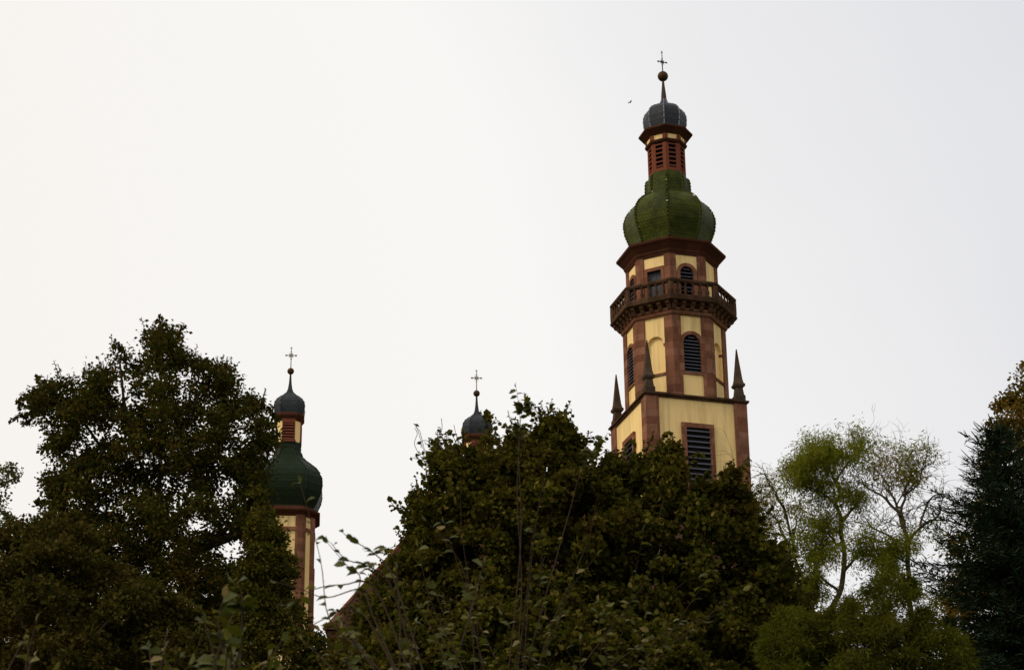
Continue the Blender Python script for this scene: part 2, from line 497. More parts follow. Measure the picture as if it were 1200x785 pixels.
mb.build('ledge', M['darkstone'], T)
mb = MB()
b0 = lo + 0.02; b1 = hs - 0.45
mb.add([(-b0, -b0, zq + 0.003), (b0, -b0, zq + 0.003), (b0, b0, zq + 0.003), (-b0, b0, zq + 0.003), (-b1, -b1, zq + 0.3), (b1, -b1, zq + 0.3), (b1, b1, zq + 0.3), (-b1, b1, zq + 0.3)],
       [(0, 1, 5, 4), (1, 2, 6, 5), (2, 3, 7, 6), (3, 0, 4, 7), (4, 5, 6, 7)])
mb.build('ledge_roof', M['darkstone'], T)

wz1 = zq - 1.82; wz0 = wz1 - 3.35; ww = 0.66; fw = 0.26
for deg in (-90, 0, 90, 180):
    F = frame(deg, hs)
    mb = MB()
    mb.fbox(F, -ww - fw, -ww, wz0, wz1, -0.02, 0.14); mb.fbox(F, ww, ww + fw, wz0, wz1, -0.02, 0.14)
    mb.fbox(F, -ww - fw, ww + fw, wz1, wz1 + fw, -0.02, 0.143); mb.fbox(F, -ww - fw - 0.06, ww + fw + 0.06, wz0 - 0.28, wz0, -0.02, 0.2)
    fr = mb.build('window', M['stone'], T)
    mb = MB(); mb.fbox(F, -ww, ww, wz0, wz1, -0.02, 0.012); mb.build('opening', M['dark'], fr)
    mb = MB(); slats(mb, F, ww - 0.004, wz0, wz1, 11, 0.015, 0.15, 0.05, 0.10); mb.build('louvre', M['louvre'], fr)
for deg in (-90, 180):      # lower lancet windows of the same shaft, lost in the trees
    F = frame(deg, hs)
    mb = MB(); arch_frame(mb, F, 0.62, 0.88, zq - 17, zq - 13, -0.02, 0.14, 0.25)
    fr = mb.build('window', M['stone'], T)
    mb = MB(); mb.fbox(F, -0.62, 0.62, zq - 17, zq - 12.6, -0.02, 0.012); mb.build('pane', M['glass'], fr)

# --- pinnacles on the four corners
pc = hs - 0.22
zb = zq
mb = MB()
s2 = math.sqrt(2)
mb.lathe([(0.44 * 0.9, 0.0), (0.44 * 0.9, 0.34), (0.32, 0.42), (0.26, 0.80), (0.40, 0.90), (0.42, 1.02), (0.33, 1.10), (0.27, 1.30), (0.035, 3.12), (0.0, 3.14)], 4, 45)
pin = mb.build('pinnacle', M['weathered'], T)
pin.location = (-pc, -pc, zb)
for px_, py_ in ((pc, -pc), (-pc, pc), (pc, pc)): copy_of(pin, T, (px_, py_, zb))

# --- lower octagon
z0, z1 = zq - 0.05, A.z(388.5)
RO = A.r(440, 59.0)
apo = RO * C22
fwid = 2 * RO * math.sin(math.radians(22.5))
mb = MB(); mb.lathe([(RO - 0.2, z0), (RO - 0.2, z1)], 8); mb.build('octagon_wall', M['cream'], T)
PW = 0.47
inner = apo - 0.2 * C22
hwp = fwid / 2 - PW + 0.03
zstr = z0 + 1.42        # string course below the windows
for k in range(8):
    deg = -90 + 45 * k
    F = frame(deg, inner)
    D1 = 0.2 * C22 + 0.0
    mb = MB()
    lou = k % 2 == 0
    aw = 0.56 if lou else 0.50
    zsill, zspr = zstr + 0.16, z1 - 1.75
    panel_with_arch(mb, F, hwp, z0, z1, aw, zsill if not lou else zsill + 0.02, zspr, 0.0, D1)
    pn = mb.build('arched_panel', M['cream'], T)
    mb = MB(); mb.fbox(F, -hwp, hwp, zstr, zstr + 0.14, 0.01, D1 + 0.07); mb.build('string_course', M['stone'], T)
    if lou:
        mb = MB(); arch_frame(mb, F, 0.50, 0.70, zsill, zspr, 0.02, D1 + 0.09)
        fr = mb.build('arched_window', M['stone'], T)
        mb = MB(); mb.fbox(F, -0.56, 0.56, zsill, zspr + 0.56, -0.03, 0.012); mb.build('opening', M['dark'], fr)
        mb = MB(); slats(mb, F, 0.49, zsill, zspr + 0.5, 11, 0.015, 0.2, 0.05, 0.11, (0.5, zspr)); mb.build('louvre', M['louvre'], fr)
    else:
        for sg in (-1, 1):
            u0, u1 = sorted((sg * aw, sg * hwp))
            mb = MB(); mb.fbox(F, u0, u1, zspr - 0.16, zspr, 0.01, D1 + 0.05)
            mb.build('impost', M['stone'], pn)
    mb = MB(); corner_pier(mb, deg + 22.5, RO, PW, 0.075, z0, z1); mb.build('pilaster', M['stone'], T)

# --- balcony
RB = A.r(376, 74.5)
zs0, zs1 = A.z(379.5), A.z(376.0)
mb = MB()
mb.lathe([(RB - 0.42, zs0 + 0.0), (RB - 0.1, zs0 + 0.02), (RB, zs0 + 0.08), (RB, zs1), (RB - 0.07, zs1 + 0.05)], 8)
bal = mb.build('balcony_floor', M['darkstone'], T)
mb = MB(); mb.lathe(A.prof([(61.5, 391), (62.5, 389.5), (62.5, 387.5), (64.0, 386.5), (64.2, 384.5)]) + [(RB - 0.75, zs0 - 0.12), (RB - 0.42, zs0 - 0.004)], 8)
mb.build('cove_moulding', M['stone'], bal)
z_c0, z_c1 = A.z(386.0), zs0
rc0 = A.r(385, 62.5) * C22; rc1 = (RB - 0.1) * C22
cproto = None
for k in range(8):
    deg = -90 + 45 * k
    for j in range(5):
        u = (j - 2) * 0.53
        if cproto is None:
            F = frame(0, 0)
            mb = MB()
            a_ = [(rc0 - 0.1, z_c0 - 0.05), (rc0 + 0.14, z_c0 - 0.03), (rc0 + 0.3, z_c0 + 0.2), (rc1 - 0.05, z_c1 - 0.12), (rc1 - 0.02, z_c1 - 0.003), (rc0 - 0.1, z_c1 - 0.003)]
            n = len(a_)
            vs = [F(-0.11, z, d) for d, z in a_] + [F(0.11, z, d) for d, z in a_]
            mb.add(vs, [tuple(range(n)), tuple(range(2 * n - 1, n - 1, -1))] + [(i, n + i, n + (i + 1) % n, (i + 1) % n) for i in range(n)])
            c = cproto = mb.build('corbel', M['darkstone'], bal)
        else:
            c = copy_of(cproto, bal)
        a = math.radians(deg)
        c.location = (-math.sin(a) * u, math.cos(a) * u, 0); c.rotation_euler = (0, 0, a)
# balustrade
zr1 = A.z(355.0)
RR = A.r(356, 73.6)
zf = zs1 + 0.05
def ring(mb, R0, R1, za, zb_):
    vs = []; fs = []
    for k in range(8):
        a = math.radians(22.5 + 45 * k)
        for r, z in ((R0, za), (R1, za), (R1, zb_), (R0, zb_)): vs.append((r * math.cos(a), r * math.sin(a), z))
    for k in range(8):
        p, q = 4 * k, 4 * ((k + 1) % 8)
        for i in range(4):
            j = (i + 1) % 4
            fs.append((p + i, q + i, q + j, p + j))
    mb.add(vs, fs)
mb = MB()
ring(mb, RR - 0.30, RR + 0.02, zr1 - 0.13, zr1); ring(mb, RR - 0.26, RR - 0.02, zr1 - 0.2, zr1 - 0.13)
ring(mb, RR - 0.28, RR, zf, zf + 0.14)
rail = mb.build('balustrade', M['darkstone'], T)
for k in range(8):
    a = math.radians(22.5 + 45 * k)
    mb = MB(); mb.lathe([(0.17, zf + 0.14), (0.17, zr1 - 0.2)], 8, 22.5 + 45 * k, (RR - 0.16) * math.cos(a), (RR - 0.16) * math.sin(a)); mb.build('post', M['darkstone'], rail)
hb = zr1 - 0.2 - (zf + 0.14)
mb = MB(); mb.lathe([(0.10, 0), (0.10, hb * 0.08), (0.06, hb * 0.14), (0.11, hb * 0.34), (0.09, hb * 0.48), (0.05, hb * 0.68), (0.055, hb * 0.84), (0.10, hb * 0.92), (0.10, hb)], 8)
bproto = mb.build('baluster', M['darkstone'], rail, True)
first = True
for k in range(8):
    a = math.radians(-90 + 45 * k); ap_ = (RR - 0.14) * C22
    L = 2 * (RR - 0.14) * math.sin(math.radians(22.5))
    for j in range(5):
        u = (j - 2) * L / 6.0
        loc = (math.cos(a) * ap_ - math.sin(a) * u, math.sin(a) * ap_ + math.cos(a) * u, zf + 0.14)
        if first: bproto.location = loc; first = False
        else: copy_of(bproto, rail, loc)

# --- upper octagon
z0, z1 = zs1, A.z(316)
RU = A.r(340, 52.3); apo = RU * C22; fwid = 2 * RU * math.sin(math.radians(22.5))
mb = MB(); mb.lathe([(RU - 0.2, z0 - 0.1), (RU - 0.2, z1)], 8); mb.build('octagon_wall', M['cream'], T)
inner = apo - 0.2 * C22; D1 = 0.2 * C22
PW = 0.33; hwp = fwid / 2 - PW + 0.03
for k in range(8):
    deg = -90 + 45 * k
    F = frame(deg, inner)
    if k % 2 == 0:
        zsill, zspr = z0 + 0.55, z1 - 1.25
        mb = MB(); panel_with_arch(mb, F, hwp, z0, z1, 0.44, zsill + 0.02, zspr, 0, D1); mb.build('arched_panel', M['cream'], T)
        mb = MB(); arch_frame(mb, F, 0.40, 0.60, zsill, zspr, 0.02, D1 + 0.08, 0.16)
        fr = mb.build('arched_window', M['stone'], T)
        mb = MB(); mb.fbox(F, -0.44, 0.44, zsill, zspr + 0.44, -0.03, 0.012); mb.build('opening', M['dark'], fr)
        mb = MB(); slats(mb, F, 0.39, zsill, zspr + 0.4, 8, 0.015, 0.2, 0.05, 0.1, (0.4, zspr)); mb.build('louvre', M['louvre'], fr)
    elif deg % 360 == 225:      # the door onto the balcony
        dz = z1 - 1.02
        mb = MB()
        for a0, a1, b0_, b1_ in ((-hwp, -0.46, z0, z1), (0.46, hwp, z0, z1), (-0.46, 0.46, dz, z1)): mb.fbox(F, a0, a1, b0_, b1_, 0, D1)
        mb.build('panel', M['cream'], T)
        mb = MB(); mb.fbox(F, -0.6, -0.42, z0, dz, 0.02, D1 + 0.07); mb.fbox(F, 0.42, 0.6, z0, dz, 0.02, D1 + 0.07); mb.fbox(F, -0.6, 0.6, dz, dz + 0.2, 0.02, D1 + 0.073)
        dr = mb.build('door', M['stone'], T)
        mb = MB(); mb.fbox(F, -0.42, 0.42, z0, dz, -0.03, 0.02); mb.build('pane', M['glass'], dr)
        mb = MB()
        for u in (-0.40, -0.02, 0.36): mb.fbox(F, u, u + 0.04, z0, dz, 0.021, 0.05)
        for z in (dz - 0.05, dz - 0.75, dz - 1.45): mb.fbox(F, -0.4, 0.4, z, z + 0.04, 0.021, 0.052)
        mb.build('glazing_bar', M['louvre'], dr)
    else:
        mb = MB(); mb.fbox(F, -hwp, hwp, z0, z1, 0, D1); mb.build('panel', M['cream'], T)
    mb = MB(); corner_pier(mb, deg + 22.5, RU, PW, 0.07, z0, z1); mb.build('pilaster', M['stone'], T)

# --- main cornice, green roof, lantern, cap
mb = MB()
mb.lathe(A.prof([(53.6, 319), (54.2, 317), (55.5, 315.5), (56, 313.5), (60, 309.5), (61, 308.5), (63.6, 306.5), (64.3, 305.5), (64.3, 303.6)]), 8)
co = mb.build('cornice', M['trim'], T)
mb = MB(); mb.lathe(A.prof([(64.0, 303.5), (55, 300.5), (46.5, 298), (45, 297.6)]), 8); mb.build('eave_roof', M['trim'], T)
gp = A.prof([(44.5, 299), (45.0, 294), (46.8, 287.5), (49.5, 281), (52.2, 274), (53.3, 266), (53.0, 260), (50.5, 253), (46.5, 247), (41, 242), (35, 238), (30.5, 235.8), (27.2, 234.6), (26.4, 232), (25.8, 217), (25, 214), (22.4, 209.5), (21.8, 207.5)])
mb = MB(); mb.lathe(gp, 8); dome = mb.build('onion_roof', M['green'], T)
def densify(prof, step):
    out = []; acc = 0.0
    for (r0, z0_), (r1, z1_) in zip(prof, prof[1:]):
        L = math.hypot(r1 - r0, z1_ - z0_); n = max(1, int(round(L / step)))
        for i in range(n): out.append((r0 + (r1 - r0) * i / n, z0_ + (z1_ - z0_) * i / n, math.atan2(z1_ - z0_, r1 - r0)))
    return out
def ridge_tiles(prof, k, step, w, h, angs=None):
    mb = MB(); a = math.radians(angs[k] if angs else 22.5 + 45 * k); ca, sa = math.cos(a), math.sin(a)
    for r, z, sl in densify(prof, step):
        dr, dzv = math.cos(sl), math.sin(sl); nr, nz = dzv, -dr
        def P(l, n_, t): rr = r + dr * l + nr * n_; return (rr * ca - t * sa, rr * sa + t * ca, z + dzv * l + nz * n_)
        l0, l1 = -step * 0.08, step * 0.86
        vs = [P(l0, -0.05, -w), P(l0, -0.05, w), P(l1, -0.05, w * 0.8), P(l1, -0.05, -w * 0.8), P(l0, h, -w * 0.5), P(l0, h, w * 0.5), P(l1, h * 0.5, w * 0.4), P(l1, h * 0.5, -w * 0.4)]
        mb.add(vs, [(0, 3, 2, 1), (4, 5, 6, 7), (0, 1, 5, 4), (1, 2, 6, 5), (2, 3, 7, 6), (3, 0, 4, 7)])
    return mb
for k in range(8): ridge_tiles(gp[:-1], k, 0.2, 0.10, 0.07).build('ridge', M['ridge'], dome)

z0, z1 = A.z(208.5), A.z(173)
RL = A.r(190, 22.0); inner = RL * C22; fwid = 2 * RL * math.sin(math.radians(22.5))
mb = MB(); mb.lathe([(RL - 0.16, z0), (RL - 0.16, z1)], 8); lan = mb.build('lantern', M['dark'], T)
for k in range(8):
    deg = -90 + 45 * k
    F = frame(deg, inner - 0.16)
    ow = fwid * 0.27
    mb = MB()
    mb.fbox(F, -fwid / 2, -ow, z0, z1, 0, 0.16); mb.fbox(F, ow, fwid / 2, z0, z1, 0, 0.16)
    mb.fbox(F, -ow, ow, z0, z0 + 0.2, 0, 0.16); mb.fbox(F, -ow, ow, z1 - 0.12, z1, 0, 0.16)
    w_ = mb.build('lantern_window', M['redwood'], T)
    mb = MB(); slats(mb, F, ow, z0 + 0.2, z1 - 0.1, 6, 0.01, 0.16, 0.08, 0.08); mb.build('louvre', M['redwood'], w_)
mb = MB()
mb.lathe(A.prof([(22.4, 176), (24.2, 174.8), (24.8, 173.8), (24.8, 172.5), (22.9, 172.0)]), 8); mb.build('string_course', M['trim'], T)
mb = MB(); mb.lathe(A.prof([(22.6, 173), (23.6, 163)]), 8); fz = mb.build('frieze', M['cream'], T)
for k in range(8):
    mb = MB(); corner_pier(mb, 22.5 + 45 * k, A.r(168, 23.2), 0.16, 0.03, A.z(172.3), A.z(164)); mb.build('block', M['redwood'], fz)
mb = MB(); mb.lathe(A.prof([(23.8, 166.8), (25.5, 165.5), (29, 162.8), (31.4, 161.5), (31.8, 160.5), (31.6, 159.5), (27, 158.3), (23.5, 157.6)]), 8); mb.build('cornice', M['trim'], T)
cp = A.prof([(23.2, 158.5), (23.6, 155), (24.9, 149), (25.4, 143), (25.0, 138.5), (23.2, 134), (20, 130.6), (15.5, 127.8), (10.5, 125.4), (6.5, 123.3), (4.3, 121), (3.5, 118.5)])
mb = MB(); mb.lathe(cp, 8); cap = mb.build('slate_cap', M['slate'], T)
for k in range(8): ridge_tiles(cp, k, 0.3, 0.05, 0.03).build('hip_flashing', M['lead'], cap)
mb = MB(); mb.lathe(A.prof([(3.5, 119.5), (2.8, 111), (1.7, 101), (1.2, 95)]), 8); mb.build('spire', M['spire'], T)
def ball(mb, r, z, n=20):
    mb.lathe([(max(r * math.sin(math.pi * i / 12), 0.002), z - r * math.cos(math.pi * i / 12)) for i in range(13)], n, 0)
mb = MB(); ball(mb, A.r(90, 6.2), A.z(89.8)); mb.build('finial_ball', M['rust'], T, True)

def cross(ax, y_bot, y_top, y_mid, arm, parent, mat, yaw, small=False):
    """wrought iron cross with a rayed centre"""
    zb_, zt, zm = ax.z(y_bot), ax.z(y_top), ax.z(y_mid); r = ax.r(y_mid, arm); t = 0.028
    mb = MB()
    mb.tube([(0, 0, zb_), (0, 0, zt)], t * 1.3, t * 0.8)
    c, s_ = math.cos(yaw), math.sin(yaw)
    def P(u, z): return (u * c, u * s_, zm + z)
    mb.tube([P(-r, 0), P(r, 0)], t)
    for sg in (-1, 1):
        mb.tube([P(sg * r, -0.16 * r), P(sg * r, 0.16 * r)], t * 1.1)
        mb.tube([P(sg * r * 0.8, -0.2 * r), P(sg * r * 0.8, 0.2 * r)], t * 0.8)
    for k in range(4):
        a = math.radians(45 + 90 * k)
        mb.tube([P(0, 0), P(0.62 * r * math.cos(a), 0.62 * r * math.sin(a))], t * 0.9, t * 0.5)
    mb.tube([P(0.36 * r * math.cos(2 * math.pi * k / 12), 0.36 * r * math.sin(2 * math.pi * k / 12)) for k in range(13)], t * 0.7)
    for z in (0.72 * r, -0.72 * r): mb.tube([P(-0.16 * r, z), P(0.16 * r, z)], t)
    mb.tube([P(-0.22 * r, (zt - zm) * 0.86), P(0.22 * r, (zt - zm) * 0.86)], t * 0.8)
    return mb.build('cross', mat, parent)
cross(A, 86, 60, 73, 5.6, T, M['iron'], -ROTT + 0.35)

# ------------------------------------------------------------------ twin towers
TD2 = 129.0
_q = at(338.5, 503, TD2)[0]
A2 = Axis(float(_q[0]), TD2)
phi2 = math.degrees(math.atan2(-TD2, -A2.x))
rot2 = math.radians(phi2 - 1.0 + 90)
T2 = thing('church_tower', 'slender cream tower with dark green bulbous dome rising behind the large dark tree at left', 'church tower', (A2.x, TD2, 0), rot2, 'twin towers with dark domes')
HA = 30.0                                            # half angle of a broad face; the chamfers between are narrow
ANG = [b + s_ * HA for b in (-90, 0, 90, 180) for s_ in (-1, 1)]
CH, SH = math.cos(math.radians(HA)), math.sin(math.radians(HA))
CCH = math.cos(math.radians(45 - HA))
def chamfer_pier(mb, base, sgn, R, w1, w2, p, z0, z1):
    """pilaster on the corner between a broad face (normal at base) and its chamfer on the sgn side"""
    d = lambda a: np.array([math.cos(math.radians(a)), math.sin(math.radians(a))])
    V = d(base + sgn * HA) * R
    n1, n2 = d(base), d(base + sgn * 45)
    t1, t2 = d(base - sgn * 90), d(base + sgn * 135)
    k = p / math.cos(math.radians(22.5)); nb = d(base + sgn * 22.5)
    poly = [V + t2 * w2 - n2 * 0.1, V - nb * 0.15, V + t1 * w1 - n1 * 0.1, V + t1 * w1 + n1 * p, V + nb * k, V + t2 * w2 + n2 * p]
    if sgn < 0: poly = poly[::-1]
    mb.prism([tuple(q) for q in poly], z0, z1)
WF = 1 / math.cos(math.radians(HA))                 # corner radius over half the silhouette
def prof2(pts): return A2.prof([(r * WF, y) for r, y in pts])
z1 = A2.z(611)
R2 = A2.r(640, 33.0 * WF); ap2 = R2 * CH; hw2 = R2 * SH
mb = MB(); mb.lathe([(R2, 0), (R2, z1)], angs=ANG); mb.build('shaft_wall', M['cream'], T2)
zbnd = A2.z(627)
for deg in (-90, 0, 90, 180):
    F = frame(deg, ap2)
    hw = hw2 - 0.36
    mb = MB(); mb.fbox(F, -hw, hw, zbnd - 0.22, zbnd, -0.05, 0.10); mb.build('string_course', M['stone'], T2)
    mb = MB(); arch_frame(mb, F, hw * 0.45, hw * 0.66, zbnd - 7.0, zbnd - 2.6, -0.05, 0.12, 0.2); fr = mb.build('arched_window', M['stone'], T2)
    mb = MB(); slats(mb, F, hw * 0.44, zbnd - 7.0, zbnd - 2.2, 11, 0.01, 0.10, 0.05, 0.1, (hw * 0.45, zbnd - 2.6)); mb.fbox(F, -0.03, 0.03, zbnd - 7.0, zbnd - 2.25, 0.008, 0.06); mb.build('louvre', M['louvre'], fr)
    mb = MB(); mb.fbox(F, -hw * 0.44, hw * 0.44, zbnd - 7.0, zbnd - 2.6, -0.05, 0.006); mb.build('opening', M['dark'], fr)
    for sg in (-1, 1):
        mb = MB(); chamfer_pier(mb, deg, sg, R2, 0.40, 0.30, 0.07, 0, z1); mb.build('pilaster', M['stone'], T2)
    F = frame(deg + 45, R2 * CCH)
    w_ = R2 * math.sin(math.radians(45 - HA)) - 0.29
    mb = MB(); mb.fbox(F, -w_, w_, zbnd - 0.22, zbnd, -0.05, 0.10); mb.build('string_course', M['stone'], T2)
mb = MB(); mb.lathe(prof2([(32, 615), (33.5, 613.5), (35, 612), (38.6, 609.5), (39.6, 608.3), (39.4, 607), (35, 604.5), (33, 602)]), angs=ANG); mb.build('cornice', M['trim'], T2)
gp2 = prof2([(31, 606), (32, 600), (36.3, 592), (39.6, 584), (41, 576), (40.4, 567.5), (37.8, 560.5), (33.2, 554), (27, 548.3), (21, 543.2), (16.8, 537.5), (14.6, 530.5), (13.9, 524), (13.6, 521.5)])
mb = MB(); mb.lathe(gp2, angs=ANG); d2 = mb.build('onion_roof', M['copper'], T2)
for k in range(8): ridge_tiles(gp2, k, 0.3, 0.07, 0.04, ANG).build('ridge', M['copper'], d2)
z0, z1 = A2.z(522), A2.z(495)
RL = A2.r(508, 13.4 * WF); apl = RL * CH; hwl = RL * SH
mb = MB(); mb.lathe([(RL, z0), (RL, z1)], angs=ANG); mb.build('lantern', M['cream'], T2)
for deg in (-90, 0, 90, 180):
    F = frame(deg, apl)
    ow = hwl * 0.86
    mb = MB()
    for u0, u1, za, zb_ in ((-hwl * 0.96, -ow, z0, z1), (ow, hwl * 0.96, z0, z1), (-ow, ow, z0, z0 + 0.14), (-ow, ow, z1 - 0.3, z1)): mb.fbox(F, u0, u1, za, zb_, -0.05, 0.10)
    w_ = mb.build('lantern_window', M['redwood'], T2)
    mb = MB(); mb.fbox(F, -ow, ow, z0 + 0.14, z1 - 0.3, -0.05, 0.006); mb.build('opening', M['dark'], w_)
    mb = MB(); slats(mb, F, ow, z0 + 0.14, z1 - 0.28, 6, 0.008, 0.11, 0.06, 0.09); mb.build('louvre', M['redwood'], w_)
mb = MB(); mb.lathe(prof2([(14.2, 497), (15.4, 495), (17.4, 492.5), (17.8, 491.3), (17.2, 489.5), (16, 488)]), angs=ANG); mb.build('cornice', M['trim'], T2)
cp2 = prof2([(16.0, 489), (17.2, 484.5), (17.9, 479.5), (17.2, 474.5), (14.6, 470), (11, 466.6), (7, 463.6), (4.2, 460.5), (2.6, 456), (1.7, 450), (1.2, 443), (1.0, 438)])
mb = MB(); mb.lathe(cp2, angs=ANG); cap2 = mb.build('slate_cap', M['slate'], T2)
for k in range(8): ridge_tiles(cp2[:8], k, 0.3, 0.05, 0.02, ANG).build('hip_flashing', M['slate'], cap2)
mb = MB(); ball(mb, A2.r(435, 4.0), A2.z(435)); mb.build('finial_ball', M['rust'], T2, True)
cross(A2, 432, 406.5, 416.5, 6.2, T2, M['gold'], -rot2 + 0.1)
# the second twin: same heights, so its distance follows from its ball
zball = A2.z(435)
lo_, hi_ = 100.0, 170.0
for _ in range(50):
    mid = (lo_ + hi_) / 2
    if at(558.5, 461, mid)[0][2] < zball: lo_ = mid
    else: hi_ = mid
pm = at(558.5, 461, mid)[0]
T3 = copy_tree(T2)
T3.location = (float(pm[0]), float(mid), 0)
T3['label'] = 'slender tower showing only slate cap, ball and cross above the central tree'

# ------------------------------------------------------------------ nave wing with a hipped tile roof
E0 = at(380, 737, 80)[0]
R0 = at(505, 597, 86)[0]
ze = float(E0[2]); zr = float(R0[2])
N = thing('church_building', 'church building with steep brown tiled hip roof between the left tower and the central tree', 'church', (0, 0, 0))
xl, xr, yf, yb = float(E0[0]), 12.0, 80.0, 92.0
ins = 0.4
mb = MB(); mb.box(xl + ins, xr - ins, yf + ins, yb - ins, 0, ze - 0.05); mb.build('wall', M['cream'], N)
mb = MB()
xrl, xrr = float(R0[0]), xr - 4.5
c = [(xl, yf, ze), (xr, yf, ze), (xr, yb, ze), (xl, yb, ze), (xrl, 86, zr), (xrr, 86, zr)]
sl = math.hypot(6, zr - ze)
mb.add(c, [(0, 1, 5, 4), (2, 3, 4, 5), (1, 2, 5), (3, 0, 4), (3, 2, 1, 0)],
       [((xl, 0), (xr, 0), (xrr, sl), (xrl, sl)), ((xr, 0), (xl, 0), (xrl, sl), (xrr, sl)), ((yf, 0), (yb, 0), (86, sl)), ((yb, 0), (yf, 0), (86, sl)), ((0, 0),) * 4])
rf = mb.build('roof', M['rooftile'], N)
for a_, b_ in ((0, 4), (1, 5), (3, 4), (2, 5), (4, 5)):
    mb = MB(); mb.tube([c[a_], c[b_]], 0.07, 0.07, 8); mb.build('ridge_tile_row', M['verge'], rf)
mb = MB(); mb.box(xl + 0.1, xr - 0.1, yf + 0.1, yb - 0.1, ze - 0.35, ze - 0.045); mb.build('cornice', M['trim'], N)
for i in range(4):
    F = frame(-90, -(yf + ins))
    u = xl + 2.6 + i * 4.2
    mb = MB(); arch_frame(mb, F, 0.9, 1.2, 8, 16, -0.02, 0.14, 0.3); fr = mb.build('window', M['stone'], N)
    mb2 = MB(); mb2.fbox(F, -0.9, 0.9, 8, 16.5, -0.02, 0.012); pn = mb2.build('pane', M['glass'], fr)
    fr.location = (u, 0, 0)

# ------------------------------------------------------------------ plants: leaves and wood
LEAF = {
    'rhomb': (np.array([(0, 0, 0), (.5, .33, .06), (1, 0, 0), (.5, -.33, .06)]), [(0, 1, 2), (0, 2, 3)]),
    'broad': (np.array([(0, 0, 0), (.12, .34, .05), (.55, .46, .12), (1, 0, -.08), (.55, -.46, .12), (.12, -.34, .05)]), [(0, 1, 2, 3), (0, 3, 4, 5)]),
    'narrow': (np.array([(0, 0, 0), (.45, .11, .02), (1, 0, -.1), (.45, -.11, .02)]), [(0, 1, 2), (0, 2, 3)]),
    'needle': (np.array([(0, .10, 0), (1, .03, 0), (1, -.03, 0), (0, -.10, 0)]), [(0, 1, 2, 3)]),
    'oval': (np.array([(0, 0, 0), (.3, 0, .05), (.65, 0, .04), (1, 0, -.1), (.22, .20, .10), (.6, .26, .12), (.6, -.26, .12), (.22, -.20, .10)]),
             [(0, 1, 4), (1, 2, 5, 4), (2, 3, 5), (0, 7, 1), (1, 7, 6, 2), (2, 6, 3)]),
}

def unit(a): return a / np.maximum(np.linalg.norm(a, axis=1, keepdims=True), 1e-9)

def leaf_mesh(name, mat, parent, pos, axis, nrm, size, shape, smooth=False):
    tv, tf = LEAF[shape]
    axis = unit(axis); side = unit(np.cross(nrm, axis)); up = np.cross(axis, side)
    n, k = len(pos), len(tv)
    V = (pos[:, None, :] + size[:, None, None] * (tv[None, :, 0:1] * axis[:, None, :] + tv[None, :, 1:2] * side[:, None, :] + tv[None, :, 2:3] * up[:, None, :])).reshape(-1, 3)
    fl = np.concatenate([np.array(f) for f in tf]); fs = np.array([len(f) for f in tf])
    loops = (np.arange(n)[:, None] * k + fl[None, :]).ravel()
    tot = np.tile(fs, n); start = np.concatenate([[0], np.cumsum(tot)[:-1]])
    me = bpy.data.meshes.new(name)
    me.vertices.add(len(V)); me.vertices.foreach_set('co', V.astype(np.float32).ravel())
    me.loops.add(len(loops)); me.loops.foreach_set('vertex_index', loops.astype(np.int32))
    me.polygons.add(len(tot)); me.polygons.foreach_set('loop_start', start.astype(np.int32)); me.polygons.foreach_set('loop_total', tot.astype(np.int32))
    me.update(calc_edges=True)
    me.materials.append(mat)
    o = bpy.data.objects.new(name, me); COL.objects.link(o); o.parent = parent
    return o

def wood_mesh(name, mat, parent, p0, p1, r0, r1, n=5):
    p0, p1 = np.asarray(p0, float), np.asarray(p1, float)
    d = unit(p1 - p0)
    h = np.where(np.abs(d[:, 2:3]) > 0.9, np.array([[1., 0, 0]]), np.array([[0., 0, 1.]]))
    a = unit(np.cross(d, h)); b = np.cross(d, a)
    t = 2 * np.pi * np.arange(n) / n
    c = np.cos(t)[None, :, None] * a[:, None, :] + np.sin(t)[None, :, None] * b[:, None, :]
    A_ = p0[:, None, :] + c * np.asarray(r0)[:, None, None]
    B_ = p1[:, None, :] + c * np.asarray(r1)[:, None, None]
    V = np.concatenate([A_, B_], 1).reshape(-1, 3)
    k = np.arange(n); q = np.stack([k, (k + 1) % n, n + (k + 1) % n, n + k], 1).ravel()
    loops = (np.arange(len(p0))[:, None] * 2 * n + q[None, :]).ravel()
    m = len(p0) * n
    me = bpy.data.meshes.new(name)
    me.vertices.add(len(V)); me.vertices.foreach_set('co', V.astype(np.float32).ravel())
    me.loops.add(len(loops)); me.loops.foreach_set('vertex_index', loops.astype(np.int32))
    me.polygons.add(m); me.polygons.foreach_set('loop_start', (np.arange(m) * 4).astype(np.int32)); me.polygons.foreach_set('loop_total', np.full(m, 4, np.int32))
    me.update(calc_edges=True)
    me.polygons.foreach_set('use_smooth', np.ones(m, bool))
    me.materials.append(mat)
    o = bpy.data.objects.new(name, me); COL.objects.link(o); o.parent = parent
    return o

def inside(poly, x, y):
    poly = np.asarray(poly, float); r = np.zeros(len(x), bool)
    for (x0, y0), (x1, y1) in zip(poly, np.roll(poly, -1, 0)):
        c = (y0 > y) != (y1 > y)
        with np.errstate(divide='ignore', invalid='ignore'):
            xx = (x1 - x0) * (y - y0) / (y1 - y0) + x0
        r ^= c & (x < xx)
    return r

def edge_dist(poly, x, y, skip_below=785):
    poly = np.asarray(poly, float); d = np.full(len(x), 1e9)
    for (x0, y0), (x1, y1) in zip(poly, np.roll(poly, -1, 0)):
        if y0 > skip_below and y1 > skip_below: continue
        ex, ey = x1 - x0, y1 - y0; L = ex * ex + ey * ey + 1e-9
        t = np.clip(((x - x0) * ex + (y - y0) * ey) / L, 0, 1)
        d = np.minimum(d, np.hypot(x - x0 - t * ex, y - y0 - t * ey))
    return d

